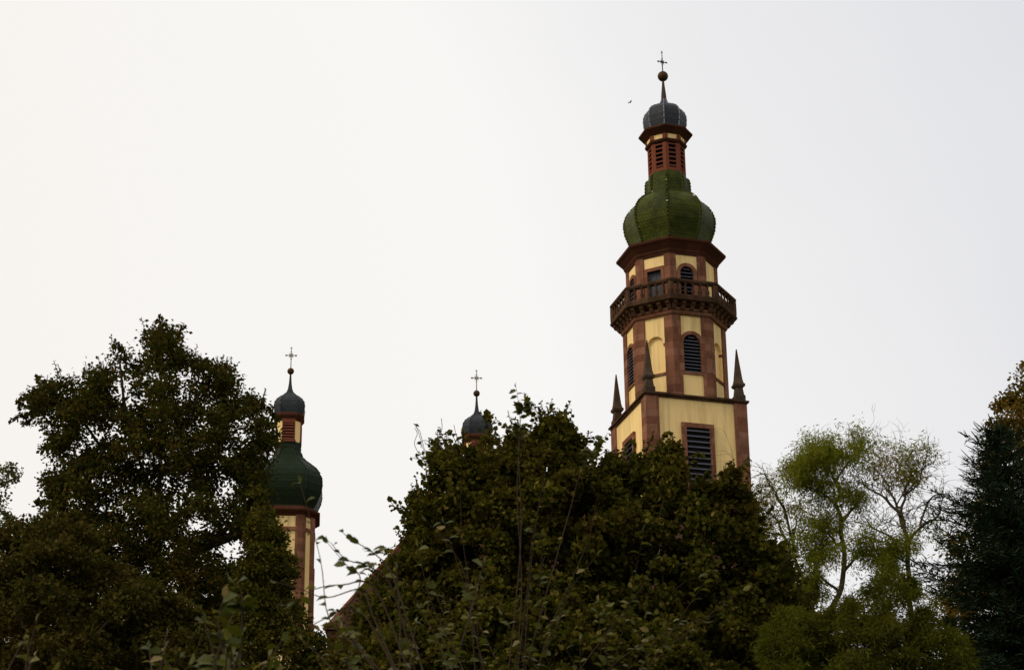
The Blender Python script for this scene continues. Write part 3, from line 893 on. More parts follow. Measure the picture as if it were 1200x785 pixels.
class Skeleton:
    def __init__(s): s.P = []; s.par = []; s.r = {}
    def node(s, p, par): s.P.append(np.asarray(p, float)); s.par.append(par); return len(s.P) - 1
    def line(s, pts, par=-1, sub=1):
        for p in pts: par = s.node(p, par)
        return par
    def attach(s, targets, rng, step, up=0.6, wig=0.12):
        """grow every target from the nearest wood, nodes above the target being dear"""
        for t in targets:
            Q = np.array(s.P); dv = t - Q
            cost = np.linalg.norm(dv, axis=1) + up * np.maximum(-dv[:, 2], 0) * 2
            i = int(np.argmin(cost)); L = np.linalg.norm(dv[i]); n = max(1, int(L / step))
            p0 = Q[i]; prev = i
            for k in range(1, n + 1):
                f = k / n
                q = p0 + dv[i] * f
                q = q + np.array([0, 0, -1.0]) * L * 0.12 * math.sin(math.pi * f)
                if k < n: q = q + rng.normal(0, wig * step, 3)
                prev = s.node(q, prev)
    def build(s, name, mat, parent, tip, expo=2.3, rmax=None, n=5):
        N_ = len(s.P); acc = np.zeros(N_); r = np.zeros(N_)
        for i in range(N_ - 1, -1, -1):
            r[i] = max(acc[i] ** (1 / expo) if acc[i] > 0 else 0, tip)
            if s.par[i] >= 0: acc[s.par[i]] += r[i] ** expo
        if rmax: r = np.minimum(r, rmax)
        for i, v in s.r.items(): r[i] = v
        I = [i for i in range(N_) if s.par[i] >= 0]
        P = np.array(s.P); J = [s.par[i] for i in I]
        r0 = np.minimum(r[J], r[I] * 1.5)
        return wood_mesh(name, mat, parent, P[J], P[I], r0, r[I], n)

def vnoise(x, y, s, seed):
    """cheap smooth value noise in picture units of s pixels"""
    rng = np.random.RandomState(seed); G = rng.rand(64, 64)
    u, v = x / s, y / s; i, j = np.floor(u).astype(int), np.floor(v).astype(int); a, b = u - i, v - j
    a, b = a * a * (3 - 2 * a), b * b * (3 - 2 * b)
    g = lambda p, q: G[p % 64, q % 64]
    return (g(i, j) * (1 - a) + g(i + 1, j) * a) * (1 - b) + (g(i, j + 1) * (1 - a) + g(i + 1, j + 1) * a) * b

def rand_leaves(rng, centers, radii, n, size, upb=0.7, flat=0.75, droop=0.3):
    m = len(centers); idx = rng.randint(0, m, n)
    off = rng.normal(0, 0.52, (n, 3)) * radii[idx][:, None]
    off[:, 2] *= flat
    pos = centers[idx] + off
    nrm = unit(rng.normal(0, 1, (n, 3)) + np.array([0, 0, upb]))
    ax = unit(off + rng.normal(0, 0.6, (n, 3)) * radii[idx][:, None]) + np.array([0, 0, -droop])
    ax = ax - nrm * np.sum(ax * nrm, 1, keepdims=True)
    return pos, ax, nrm, size * rng.uniform(0.65, 1.25, n)

def smooth_px(pts, k=4):
    P = np.array(pts, float); out = [P[0]]
    for i in range(len(P) - 1):
        p0, p1, p2, p3 = P[max(i - 1, 0)], P[i], P[i + 1], P[min(i + 2, len(P) - 1)]
        for t in np.arange(1, k + 1) / k:
            out.append(0.5 * (2 * p1 + (p2 - p0) * t + (2 * p0 - 5 * p1 + 4 * p2 - p3) * t * t + (3 * p1 - p0 - 3 * p2 + p3) * t ** 3))
    return np.array(out)

def crown_tree(name, label, cat, poly, D, base_px, nclump, clump_px, nleaf, leaf, shape, lmat, wmat='bark', group=None,
               depth=0.8, gaps=(), gap_noise=0.0, gscale=26, seed=1, trunk=None, limbs=(), tip=0.012, upb=0.7, rmax=0.3, sprig=0, layers=1, wisps=()):
    """a tree whose crown fills a rounded body: outline, distance and thickness in metres"""
    rng = np.random.RandomState(seed)
    poly = np.array(poly, float)
    mpp = D * 1.09 / FPX
    lo, hi = poly.min(0), poly.max(0)
    X = []; Y = []; E = []; DZ = []
    while sum(map(len, X)) < nclump:
        x = rng.uniform(lo[0], hi[0], 4000); y = rng.uniform(lo[1], hi[1], 4000)
        k = inside(poly, x, y)
        for gx, gy, gr in gaps: k &= np.hypot(x - gx, y - gy) > gr * (0.7 + 0.5 * vnoise(x, y, 8, 5))
        d = edge_dist(poly, x, y)
        w = rng.uniform(-1, 1, 4000); lay = np.floor((w + 1) * layers / 2)
        if gap_noise: k &= (vnoise(x + lay * 977.3, y + lay * 331.7, gscale, seed + 7) > gap_noise) | (rng.rand(4000) < 0.06)
        k &= d > clump_px * (0.8 if sprig else 0.35)
        X.append(x[k]); Y.append(y[k]); E.append(d[k]); DZ.append(w[k])
    X = np.concatenate(X)[:nclump]; Y = np.concatenate(Y)[:nclump]; E = np.concatenate(E)[:nclump]
    DZ = np.concatenate(DZ)[:nclump]
    Wd = max(E.max(), 1.0)
    T_ = np.sqrt(np.maximum(E * (2 * Wd - E), 0)) * mpp * depth
    dz = DZ * T_
    C = at(X, Y, D + dz)
    Rr = np.minimum(clump_px, np.maximum(E * 1.05, clump_px * 0.5)) * mpp * rng.uniform(0.7, 1.2, nclump)
    bx = at(base_px, 785, D)[0]
    root = thing(name, label, cat, (float(bx[0]), D, 0), 0, group)
    off = np.array([bx[0], D, 0])
    sk = Skeleton()
    zt = C[:, 2].max(); ztr = bx[2] if trunk is None else None
    pts = [(0, 0, 0), (0.1, 0.05, bx[2] * 0.35), (-0.05, 0, bx[2] * 0.7), (0, 0, bx[2])]
    tp = sk.line([np.array(p) + off for p in pts])
    if trunk is not None:
        q = at([p[0] for p in trunk], [p[1] for p in trunk], D)
        sk.line(list(q), tp)
    for lb in limbs:
        q = at([p[0] for p in lb], [p[1] for p in lb], D + np.linspace(0, rng.uniform(-1, 1) * 0.6, len(lb)))
        Q = np.array(sk.P); i = int(np.argmin(np.linalg.norm(Q - q[0], axis=1)))
        sk.line(list(q), i)
    order = np.argsort(np.linalg.norm(C - np.array(sk.P)[-1], axis=1) + (C[:, 2] - bx[2]) * 0.3)
    sk.attach(C[order], rng, max(0.35, clump_px * mpp * 0.8))
    pos, ax, nr, sz = rand_leaves(rng, C, Rr, nleaf, leaf, upb)
    if sprig:                     # young shoots standing out of the outer clumps
        cen = C.mean(0); sp_p, sp_a, sp_n, sp_s = [], [], [], []
        for i in np.where(E < clump_px * 2.4)[0]:
            for _ in range(2):
                q = C[i] + rng.normal(0, 0.4, 3) * Rr[i]
                d = (C[i] - cen) / np.linalg.norm(C[i] - cen) * 0.7 + rng.normal(0, 0.45, 3) + np.array([0, 0, 0.75])
                d /= np.linalg.norm(d); Ls = sprig * rng.uniform(0.4, 1.15); m_ = int(Ls / (leaf * 0.42)) + 2
                nd = int(np.argmin(np.linalg.norm(np.array(sk.P) - q, axis=1))); sk.line([q, q + d * Ls * 0.5, q + d * Ls], nd)
                for k in range(m_):
                    t = (k + 0.5) / m_; a = rng.normal(0, 1, 3); a -= d * a.dot(d); a /= np.linalg.norm(a)
                    sp_p.append(q + d * Ls * t); sp_a.append(a + d * 0.5 + np.array([0, 0, -0.2])); sp_n.append(np.array([0, 0, 1.]) + rng.normal(0, 0.6, 3)); sp_s.append(leaf * rng.uniform(0.6, 1.15) * (1.15 - 0.5 * t))
        pos = np.concatenate([pos, sp_p]); ax = np.concatenate([ax, sp_a]); nr = np.concatenate([nr, sp_n]); sz = np.concatenate([sz, sp_s])
    if wisps:                     # thin outer branches with leaves strung along them
        wp, wa, wn_, ws = [], [], [], []
        for lb, spc in wisps:
            q2 = smooth_px(lb); q = at(q2[:, 0], q2[:, 1], D + np.linspace(0, rng.uniform(-0.6, 0.6), len(q2)))
            sk.line(list(q), int(np.argmin(np.linalg.norm(np.array(sk.P) - q[0], axis=1))))
            for a_, b_ in zip(q[len(q) // 5:], q[len(q) // 5 + 1:]):
                for _ in range(rng.poisson(np.linalg.norm(b_ - a_) / spc)):
                    wp.append(a_ + (b_ - a_) * rng.rand() + rng.normal(0, 0.02, 3)); wa.append(unit((b_ - a_)[None])[0] * 0.4 + rng.normal(0, 0.8, 3)); wn_.append(np.array([0, 0, 1.]) + rng.normal(0, 0.7, 3)); ws.append(leaf * rng.uniform(0.8, 1.5))
        pos = np.concatenate([pos, wp]); ax = np.concatenate([ax, wa]); nr = np.concatenate([nr, wn_]); sz = np.concatenate([sz, ws])
    for i in range(len(sk.P)): sk.P[i] = sk.P[i] - off
    sk.build('trunk', M[wmat], root, tip, rmax=rmax)
    leaf_mesh('crown', M[lmat], root, pos - off, ax, nr, sz, shape)
    return root, off, rng

# ------------------------------------------------------------------ big lime tree, left
LT = [(187, 371), (204, 378), (217, 392), (216, 410), (238, 415), (271, 425), (284, 447), (298, 462), (316, 470), (334, 492), (330, 514), (322, 532), (316, 548), (314, 566), (322, 592), (330, 625), (330, 665), (326, 720), (325, 850), (-40, 850), (-40, 690), (0, 650), (22, 620), (49, 590), (42, 566), (60, 544), (41, 528), (54, 503), (34, 500), (12, 490), (27, 466), (49, 440), (87, 421), (119, 428), (130, 401), (157, 409), (165, 384)]
crown_tree('lime_tree', 'large dark broad-crowned tree with browning tips in front of the left tower', 'tree', LT, 48, 178, 1350, 13, 150000, 0.105, 'rhomb', 'lf_lime',
           gaps=[(268, 648, 18), (146, 604, 9), (215, 470, 7), (120, 560, 8), (232, 530, 9), (255, 590, 10), (160, 470, 8), (205, 560, 8), (190, 640, 7), (140, 640, 8), (235, 450, 6), (100, 470, 6), (170, 540, 8), (280, 500, 7), (248, 500, 7), (225, 610, 10), (210, 440, 6)],
           gap_noise=0.325, gscale=17, layers=3, seed=11, trunk=[(180, 740), (184, 680), (180, 620), (187, 560), (190, 500), (188, 430), (188, 395)],
           limbs=[[(180, 640), (160, 590), (130, 540), (95, 490), (50, 460)], [(182, 650), (215, 590), (245, 530), (285, 480)], [(184, 600), (160, 530), (145, 470), (140, 420)], [(186, 560), (215, 500), (240, 450)], [(180, 700), (130, 660), (80, 620)], [(182, 690), (240, 640), (290, 600)]], tip=0.008, rmax=0.16, sprig=0.4,
           wisps=[([(110, 480), (70, 474), (38, 484), (14, 491)], 0.008), ([(80, 470), (50, 470), (28, 478), (20, 470)], 0.009), ([(90, 450), (60, 452), (36, 462), (26, 466)], 0.009), ([(80, 455), (56, 450), (44, 443)], 0.01), ([(60, 470), (36, 490), (28, 498)], 0.01),
                  ([(290, 470), (310, 476), (324, 492)], 0.012), ([(100, 500), (66, 520), (46, 527)], 0.012), ([(188, 400), (188, 382), (186, 370)], 0.012), ([(205, 400), (212, 386), (216, 380)], 0.014), ([(150, 420), (140, 408), (134, 400)], 0.014), ([(70, 570), (52, 586), (44, 590)], 0.014)])

# smaller tree just before the left tower's shaft
ST = [(290, 560), (304, 566), (316, 584), (322, 604), (332, 622), (342, 640), (349, 660), (343, 700), (362, 712), (380, 735), (390, 760), (395, 850), (255, 850), (262, 720), (280, 650), (295, 600)]
crown_tree('young_tree', 'small dark tree overlapping the shaft of the left tower', 'tree', ST, 41, 318, 380, 10, 34000, 0.085, 'rhomb', 'lf_maple', gap_noise=0.35, gscale=18, layers=3, seed=23)

# olive shrub in the lower left corner
OS = [(-40, 610), (0, 622), (20, 606), (45, 600), (80, 592), (112, 620), (130, 655), (165, 672), (200, 690), (235, 715), (262, 740), (280, 780), (285, 850), (-40, 850)]
crown_tree('olive_shrub', 'olive brown bushy shrub filling the lower left corner', 'shrub', OS, 24, 95, 620, 12, 62000, 0.062, 'rhomb', 'lf_olive', gap_noise=0.4, gscale=24, layers=4, seed=31, tip=0.006)

# pale thin tree at the very left edge
PT = [(-30, 560), (0, 543), (14, 541), (26, 552), (22, 566), (8, 575), (12, 600), (20, 620), (10, 650), (-30, 660)]
crown_tree('birch_tree', 'thin pale green tree cut by the left edge of the picture', 'tree', PT, 72, -4, 46, 9, 2400, 0.13, 'rhomb', 'lf_pale', 'willowbark', gap_noise=0.3, gscale=9, seed=5, tip=0.02)

# ------------------------------------------------------------------ central broadleaf tree
CT = [(468, 640), (476, 612), (468, 592), (482, 578), (490, 560), (500, 540), (512, 524), (530, 508), (542, 526), (555, 522), (562, 498), (577, 486), (587, 528), (594, 508), (606, 506), (617, 510), (632, 496), (649, 480), (664, 484), (674, 502), (686, 518), (702, 546), (714, 518), (722, 533), (740, 540), (750, 526), (762, 534), (774, 515), (794, 514), (804, 538), (812, 555), (836, 562), (853, 544), (868, 546), (878, 575), (892, 598), (905, 622), (925, 650), (940, 690), (948, 730), (955, 850), (400, 850), (388, 778), (400, 752), (421, 712), (442, 678), (466, 644)]
CTREE, COFF, rng = crown_tree('broadleaf_tree', 'dense dark green broad-leaved tree hiding the foot of the tall tower', 'tree', CT, 27, 640, 2000, 10, 210000, 0.066, 'broad', 'lf_maple',
           gaps=[(760, 682, 9), (620, 572, 3), (697, 556, 4), (805, 700, 6), (850, 735, 7), (808, 755, 6), (827, 600, 4), (740, 640, 4), (790, 655, 5), (770, 770, 6), (860, 775, 7)],
           gap_noise=0.39, gscale=20, layers=4, seed=41, trunk=[(640, 740), (632, 690), (640, 640), (634, 590), (640, 540)],
           limbs=[[(638, 690), (580, 640), (545, 600), (520, 560), (505, 540), (497, 525), (492, 505), (487, 500), (489, 496)], [(497, 545), (508, 524), (514, 510), (516, 506)], [(640, 640), (690, 590), (720, 550)], [(640, 690), (720, 640), (790, 580)], [(640, 720), (760, 680), (850, 620)], [(638, 720), (540, 690), (470, 660)]], tip=0.004, rmax=0.10, sprig=0.36,
           wisps=[([(522, 548), (514, 522), (518, 502), (517, 490)], 0.3), ([(500, 545), (486, 522), (489, 508), (486, 502)], 0.3), ([(545, 540), (536, 515), (532, 498)], 0.25), ([(512, 530), (500, 516), (488, 520)], 0.25), ([(520, 560), (508, 540), (497, 528), (492, 512), (488, 498)], 0.2), ([(505, 545), (512, 522), (522, 512), (532, 508)], 0.05), ([(500, 540), (490, 538), (482, 536)], 0.08), ([(540, 540), (534, 518), (528, 506)], 0.035),
                  ([(525, 545), (515, 530), (506, 522), (498, 520)], 0.05), ([(545, 530), (543, 514), (541, 503)], 0.04), ([(578, 505), (576, 492), (572, 486)], 0.03), ([(624, 500), (622, 482), (619, 470)], 0.025), ([(700, 535), (704, 520), (712, 512)], 0.05),
                  ([(700, 530), (698, 518), (692, 510)], 0.04), ([(770, 525), (778, 512), (784, 508)], 0.05), ([(480, 600), (466, 596), (458, 588)], 0.05), ([(478, 640), (462, 640), (446, 648)], 0.05), ([(866, 556), (874, 545), (876, 538)], 0.05),
                  ([(660, 500), (663, 486), (664, 478)], 0.03), ([(735, 540), (738, 522), (744, 514)], 0.05), ([(812, 550), (818, 536), (820, 528)], 0.04)])

FB = [(378, 800), (390, 765), (420, 752), (450, 738), (480, 722), (520, 712), (560, 700), (600, 708), (640, 695), (680, 705), (715, 715), (760, 730), (800, 752), (830, 775), (840, 850), (368, 850)]
crown_tree('leafy_bush', 'dark leafy bush at the foot of the central tree behind thin grey shoots', 'bush', FB, 18, 600, 900, 10, 80000, 0.046, 'broad', 'lf_maple', gap_noise=0.42, gscale=20, layers=3, seed=45, tip=0.003, rmax=0.05, sprig=0.2)

# ------------------------------------------------------------------ curly willows, right
def curly(sk, rng, par, p, d, L, step, lvl, r0):
    """wandering twig that coils as it goes and forks"""
    n = max(4, int(L / step)); cur = par; d = d / np.linalg.norm(d)
    bend = rng.normal(0, 1, 3)
    for k in range(n):
        if rng.rand() < 0.16: bend = rng.normal(0, 1, 3)
        d = d + bend * 0.20 + rng.normal(0, 0.07, 3) + np.array([0, 0, 0.02])
        d[1] *= 0.92
        d = d / np.linalg.norm(d); p = p + d * step
        cur = sk.node(p, cur); sk.r[cur] = r0 * (1 - 0.6 * (k + 1) / n)
        if lvl > 0 and rng.rand() < 0.30:
            curly(sk, rng, cur, p, d + rng.normal(0, 0.6, 3), L * rng.uniform(0.45, 0.8), step, lvl - 1, max(sk.r[cur] * 0.8, 0.0045))

def willow(name, label, limbs, D, seed, foliage, twig_L, tip, group, ntw=5, rtrunk=0.08):
    rng = np.random.RandomState(seed)
    b = at(limbs[0][0][0], 785, D)[0]
    root = thing(name, label, 'tree', (float(b[0]), D, 0), 0, group)
    off = np.array([b[0], D, 0]); sk = Skeleton()
    last = sk.line([off, off + np.array([0.1, 0, b[2] * 0.4]), off + np.array([-.1, 0, b[2] * 0.8])])
    for i in range(3): sk.r[i] = rtrunk * (2.0 - 0.4 * i)
    seeds_ = []
    for li, lb in enumerate(limbs):
        q2 = smooth_px(lb, 6); n = len(q2)
        t = np.linspace(0, 1, n)
        wob = np.sin(t * n * 0.55 + rng.rand() * 6) * 1.3 + np.sin(t * n * 0.27 + rng.rand() * 6) * 1.2
        q2[:, 0] += wob * np.minimum(t * 4, 1)
        dd = D + t ** 1.3 * rng.uniform(-1.3, 1.3) * (1 if li else 0.3) + np.sin(t * n * 0.4 + rng.rand() * 6) * 0.06
        q = at(q2[:, 0], q2[:, 1], dd)
        i = last if li == 0 else int(np.argmin(np.linalg.norm(np.array(sk.P) - q[0], axis=1)))
        rs = rtrunk if li == 0 else min(sk.r[i] * 0.72, rtrunk * 0.55)
        cur = i
        for k in range(n):
            cur = sk.node(q[k], cur); sk.r[cur] = rs * (1 - t[k]) ** 0.8 * 0.88 + 0.011
            if k > n * 0.3: seeds_.append(cur)
    for i in seeds_:
        if rng.rand() < ntw / 14:
            d = sk.P[i] - sk.P[sk.par[i]]
            curly(sk, rng, i, sk.P[i], d / max(np.linalg.norm(d), 1e-6) * 0.6 + rng.normal(0, 0.6, 3) + np.array([0, 0, .3]), twig_L * rng.uniform(0.4, 1.2), 0.10, 2, min(sk.r[i] * 0.6, 0.013))
    P = np.array(sk.P); qc = (P - CP) @ CR
    ux, uy = 600 + FPX * qc[:, 0] / -qc[:, 2], 392.5 - FPX * qc[:, 1] / -qc[:, 2]
    thin = np.array([sk.r.get(i, 1) < 0.02 for i in range(len(P))])
    mpp = D * 1.09 / FPX
    allc = []
    for cx, cy, rx, n, mat, nl, lf in foliage:
        dd_ = np.hypot((ux - cx) / rx, (uy - cy) / (rx * 0.8))
        cand = np.where(thin & (dd_ < 2.2))[0]; wgt = np.exp(-1.3 * dd_[cand] ** 2) + 0.02
        tot = int(n * nl * 0.62)
        C = at(cx + rng.normal(0, rx * 0.45, n), cy + rng.normal(0, rx * 0.34, n), D + rng.normal(0, rx * mpp * 0.4, n))
        if len(cand) > 8: C = np.concatenate([P[rng.choice(cand, n * 4, p=wgt / wgt.sum())] + rng.normal(0, 0.05, (n * 4, 3)), C[: n // 3]])
        pos, ax, nr, sz = rand_leaves(rng, C, np.full(len(C), 0.22), int(tot * 0.85), lf, 0.2, 0.9, 0.9)
        allc.append((mat, pos - off, ax, nr, sz))
    sk.P = [p - off for p in sk.P]
    sk.build('trunk', M['willowbark'], root, tip, 1.95, None, 5)
    for mat in sorted(set(a[0] for a in allc)):
        s_ = [a for a in allc if a[0] == mat]
        leaf_mesh('crown', M[mat], root, *[np.concatenate([a[i] for a in s_]) for i in range(1, 5)], 'narrow')
    return root

def wz(pts): return [(860 + x / 3.567, 500 + y / 3.567) for x, y in pts]
GW = 'curly willows to the right of the tall tower'
willow('curly_willow', 'thin bare curly willow closest to the tall tower', [
    wz([(330, 760), (300, 680), (270, 590), (245, 520), (250, 460), (215, 370), (190, 310), (150, 250), (95, 262)]),
    wz([(245, 520), (200, 450), (190, 410), (150, 360), (95, 330)]), wz([(215, 370), (205, 320), (170, 285), (130, 260)]),
    wz([(250, 460), (255, 420), (275, 380)]), wz([(200, 450), (150, 440), (110, 410)]), wz([(150, 250), (140, 210), (100, 190)])],
    60, 3, [(893, 592, 26, 40, 'lf_yellow', 40, 0.13), (930, 594, 12, 16, 'lf_yellow', 63, 0.13), (905, 575, 24, 24, 'lf_willow', 42, 0.13), (903, 622, 20, 20, 'lf_willow', 39, 0.13)], 1.2, 0.005, GW, 5.0, 0.065)
willow('curly_willow', 'leafy green curly willow, middle one of the three beside the tall tower', [
    wz([(390, 790), (440, 690), (460, 600), (458, 480), (450, 400), (425, 330), (440, 290), (430, 230), (408, 195), (375, 170), (330, 140)]),
    wz([(425, 330), (400, 300), (345, 265), (290, 240)]), wz([(458, 480), (430, 490), (400, 450), (365, 420), (320, 400)]), wz([(430, 230), (460, 170), (500, 130), (540, 90)]),
    wz([(450, 400), (490, 350), (520, 300), (520, 260)]), wz([(460, 600), (510, 540), (560, 500)]), wz([(440, 690), (380, 640), (330, 560)]), wz([(408, 195), (390, 130), (400, 90)])],
    58, 8, [(934, 556, 26, 36, 'lf_willow', 208, 0.13), (955, 534, 34, 40, 'lf_willow', 195, 0.13), (985, 528, 30, 34, 'lf_willow', 176, 0.13), (1018, 530, 26, 28, 'lf_willow', 139, 0.13), (925, 545, 18, 18, 'lf_willow', 116, 0.13),
            (965, 572, 28, 24, 'lf_willow', 112, 0.13), (1000, 585, 26, 26, 'lf_willow', 115, 0.13), (975, 608, 30, 22, 'lf_willow', 122, 0.13), (945, 618, 22, 18, 'lf_willow', 108, 0.13), (1008, 625, 26, 18, 'lf_willow', 130, 0.13),
            (955, 648, 34, 26, 'lf_willow', 150, 0.13), (1000, 662, 38, 26, 'lf_willow', 161, 0.13), (935, 665, 30, 30, 'lf_willow', 140, 0.13), (965, 695, 40, 40, 'lf_willow', 180, 0.13)], 1.1, 0.005, GW, 5.5, 0.085)
willow('curly_willow', 'half bare curly willow with a few yellow leaves, next to the spruce', [
    wz([(745, 790), (730, 680), (728, 600), (728, 500), (715, 420), (690, 370), (660, 330), (620, 290), (560, 250), (525, 215)]),
    wz([(715, 420), (700, 340), (712, 290), (735, 230), (740, 170)]), wz([(728, 480), (780, 420), (830, 390), (910, 395)]), wz([(706, 490), (650, 460), (600, 430), (560, 400)]),
    wz([(690, 370), (665, 290), (650, 250), (600, 190)]), wz([(712, 290), (770, 230), (800, 170), (830, 150)]), wz([(735, 230), (700, 190), (690, 130)]), wz([(830, 390), (870, 350), (850, 320)]), wz([(780, 420), (790, 350), (840, 290), (880, 280)]), wz([(700, 340), (680, 320), (720, 240)])],
    57, 14, [(1064, 542, 30, 30, 'lf_yellow', 54, 0.13), (1062, 556, 18, 16, 'lf_willow', 102, 0.13), (1035, 545, 24, 26, 'lf_yellow', 75, 0.13), (1070, 526, 14, 12, 'lf_willow', 84, 0.13), (1040, 655, 28, 24, 'lf_willow', 125, 0.13), (1085, 655, 30, 24, 'lf_willow', 81, 0.13), (1075, 690, 40, 40, 'lf_willow', 165, 0.13), (1098, 705, 26, 22, 'lf_willow', 109, 0.13)], 1.0, 0.005, GW, 6.5, 0.085)

# soft feathery shrub in front of the willows
FS = [(905, 715), (930, 708), (950, 722), (985, 705), (1005, 690), (1025, 668), (1045, 655), (1060, 660), (1072, 680), (1082, 705), (1100, 730), (1135, 745), (1145, 850), (880, 850), (890, 750)]
crown_tree('feathery_shrub', 'soft olive green feathery shrub below the curly willows', 'shrub', FS, 21, 1010, 520, 12, 90000, 0.062, 'narrow', 'lf_shrub', 'willowbark', gap_noise=0.30, gscale=26, layers=4, seed=61, tip=0.005)

# ------------------------------------------------------------------ spruce and russet tree at right
RT = [(1190, 432), (1215, 412), (1280, 430), (1300, 600), (1300, 850), (1110, 850), (1105, 700), (1108, 640), (1122, 610), (1140, 590), (1150, 540), (1156, 512), (1158, 490), (1166, 470), (1182, 456)]
crown_tree('russet_tree', 'tall russet autumn tree behind the spruce at the right edge', 'tree', RT, 55, 1230, 520, 14, 56000, 0.115, 'rhomb', 'lf_russet', gap_noise=0.35, gscale=18, layers=3, seed=71, tip=0.02)

def spruce(label, px, top, D, hw_px_per_row, seed):
    rng = np.random.RandomState(seed)
    tpt = at(px, top, D)[0]; H = tpt[2]
    root = thing('spruce_tree', label, 'tree', (float(tpt[0]), D, 0))
    p0, p1, r0, r1 = [(0, 0, 0)], [(0, 0, H)], [H * 0.016], [0.012]
    pos, ax, nr, sz = [], [], [], []
    z = H - 0.25
    while z > H * 0.3:
        dn = H - z
        L = 0.24 + hw_px_per_row * dn
        nb = 8 if dn > 1 else 6
        a0 = rng.uniform(0, 6.28); L *= rng.uniform(0.82, 1.18)
        for k in range(nb):
            a = a0 + 6.283 * k / nb + rng.normal(0, 0.15); Lk = L * rng.uniform(0.62, 1.22)
            n = max(4, int(Lk / 0.16))
            el0 = 0.55 - min(dn * 0.10, 0.75)
            pv = np.array([0, 0, z])
            for i in range(1, n + 1):
                f = i / n
                e_ = el0 - 0.35 * f + 0.5 * f * f
                d = np.array([math.cos(a) * math.cos(e_), math.sin(a) * math.cos(e_), math.sin(e_)])
                q = pv + d * Lk / n
                p0.append(pv); p1.append(q); r0.append(0.028 * (1.05 - f) + 0.004); r1.append(0.028 * (1.02 - f) + 0.004)
                side = np.array([-math.sin(a), math.cos(a), 0])
                wdt = (1 - f) * 0.5 * Lk * 0.55 + 0.12
                for s_ in (-1, 1):                      # side twigs clothed in needles
                    m_ = max(4, int(wdt / 0.014))
                    for j in range(m_):
                        t = (j + rng.rand()) / m_
                        b_ = pv + (q - pv) * rng.rand() + (side * s_ * 0.85 + d * 0.5) * wdt * t + np.array([0, 0, -0.10 * t * wdt - 0.02 + rng.normal(0, 0.03)])
                        pos.append(b_); ax.append(side * s_ * 0.8 + d * 0.7 + rng.normal(0, 0.35, 3)); nr.append(rng.normal(0, 0.5, 3) + np.array([0, 0, 1])); sz.append(rng.uniform(0.08, 0.18))
                pv = q
            pos.append(pv); ax.append(d); nr.append(np.array([0, 0, 1.]) + rng.normal(0, .3, 3)); sz.append(0.26)
        z -= 0.20 + 0.13 * min(dn / 4, 1) + rng.uniform(0, .06)
    for _ in range(120):
        t = rng.rand(); pos.append(np.array([0, 0, H - t * 0.9])); ax.append(rng.normal(0, 0.5, 3) + np.array([0, 0, .8])); nr.append(rng.normal(0, 1, 3)); sz.append(0.16)
    wood_mesh('trunk', M['bark'], root, p0, p1, np.array(r0), np.array(r1))
    leaf_mesh('crown', M['lf_spruce'], root, np.array(pos), np.array(ax), np.array(nr), np.array(sz), 'needle')
spruce('dark blue-green spruce with drooping tiers at the right edge', 1168, 500, 42, 0.53, 81)

# ------------------------------------------------------------------ fruit tree in the foreground: long shoots with single leaves
def shoots(name, label, cat, base, D, lines, seed, leaf, lmat, wmat, r=0.006, group=None):
    """lines: (pixel polyline, distance shift, leaf spacing m or 0, first leaf at fraction)"""
    rng = np.random.RandomState(seed)
    b = at(base[0], base[1], D)[0]
    root = thing(name, label, cat, (float(b[0]), D, 0), 0, group)
    off = np.array([b[0], D, 0])
    p0, p1, r0, r1 = [], [], [], []
    hz_ = b[2]
    tr = [np.array([0, 0, 0]), np.array([0.04, 0, hz_ * 0.5]), np.array([0, 0, hz_])]
    for i in range(2): p0.append(tr[i]); p1.append(tr[i + 1]); r0.append(0.06 - 0.012 * i); r1.append(0.048 - 0.012 * i)
    pos, ax, nr, sz = [], [], [], []
    for pts, dd, sp, f0 in lines:
        q2 = smooth_px([pts[0]] + [(x + rng.normal(0, 3), y) for x, y in pts[1:-1]] + [pts[-1]], 5)
        q = at(q2[:, 0], q2[:, 1], D + np.linspace(0, 1, len(q2)) ** 0.8 * dd) - off
        n = len(q)
        if np.linalg.norm(q[0] - tr[2]) < 2.5 and np.linalg.norm(q[0] - tr[2]) > 0.02:
            p0.append(tr[2]); p1.append(q[0]); r0.append(r * 1.6); r1.append(r * 1.25)
        side = 1; acc = 0
        for i in range(n - 1):
            p0.append(q[i]); p1.append(q[i + 1]); f = i / (n - 1)
            r0.append(r * (1.2 - f * 0.85)); r1.append(r * (1.2 - (i + 1) / (n - 1) * 0.85))
            seg = q[i + 1] - q[i]; L = np.linalg.norm(seg); acc += L
            if sp and f >= f0 and acc > sp:
                for _ in range(max(1, int(acc / sp))):
                    acc -= sp; side = -side
                    t = seg / L
                    sd = np.array([side * 1.0, rng.normal(0, 0.7), 0.15])
                    a = sd + t * 0.35 + rng.normal(0, 0.25, 3)
                    pp_ = q[i] + seg * rng.rand()
                    pos.append(pp_); ax.append(a + np.array([0, 0, -0.25])); nr.append(np.array([0, -0.3, 1.0]) + rng.normal(0, 0.55, 3)); sz.append(leaf * rng.uniform(0.6, 1.15))
        if sp:
            pos.append(q[-1]); ax.append(q[-1] - q[-3] + np.array([0, 0, 0.0])); nr.append(rng.normal(0, 1, 3)); sz.append(leaf * 0.7)
    wood_mesh('trunk', M[wmat], root, np.array(p0), np.array(p1), np.array(r0), np.array(r1), 6)
    leaf_mesh('crown', M[lmat], root, np.array(pos), np.array(ax), np.array(nr), np.array(sz), 'oval')
    return root

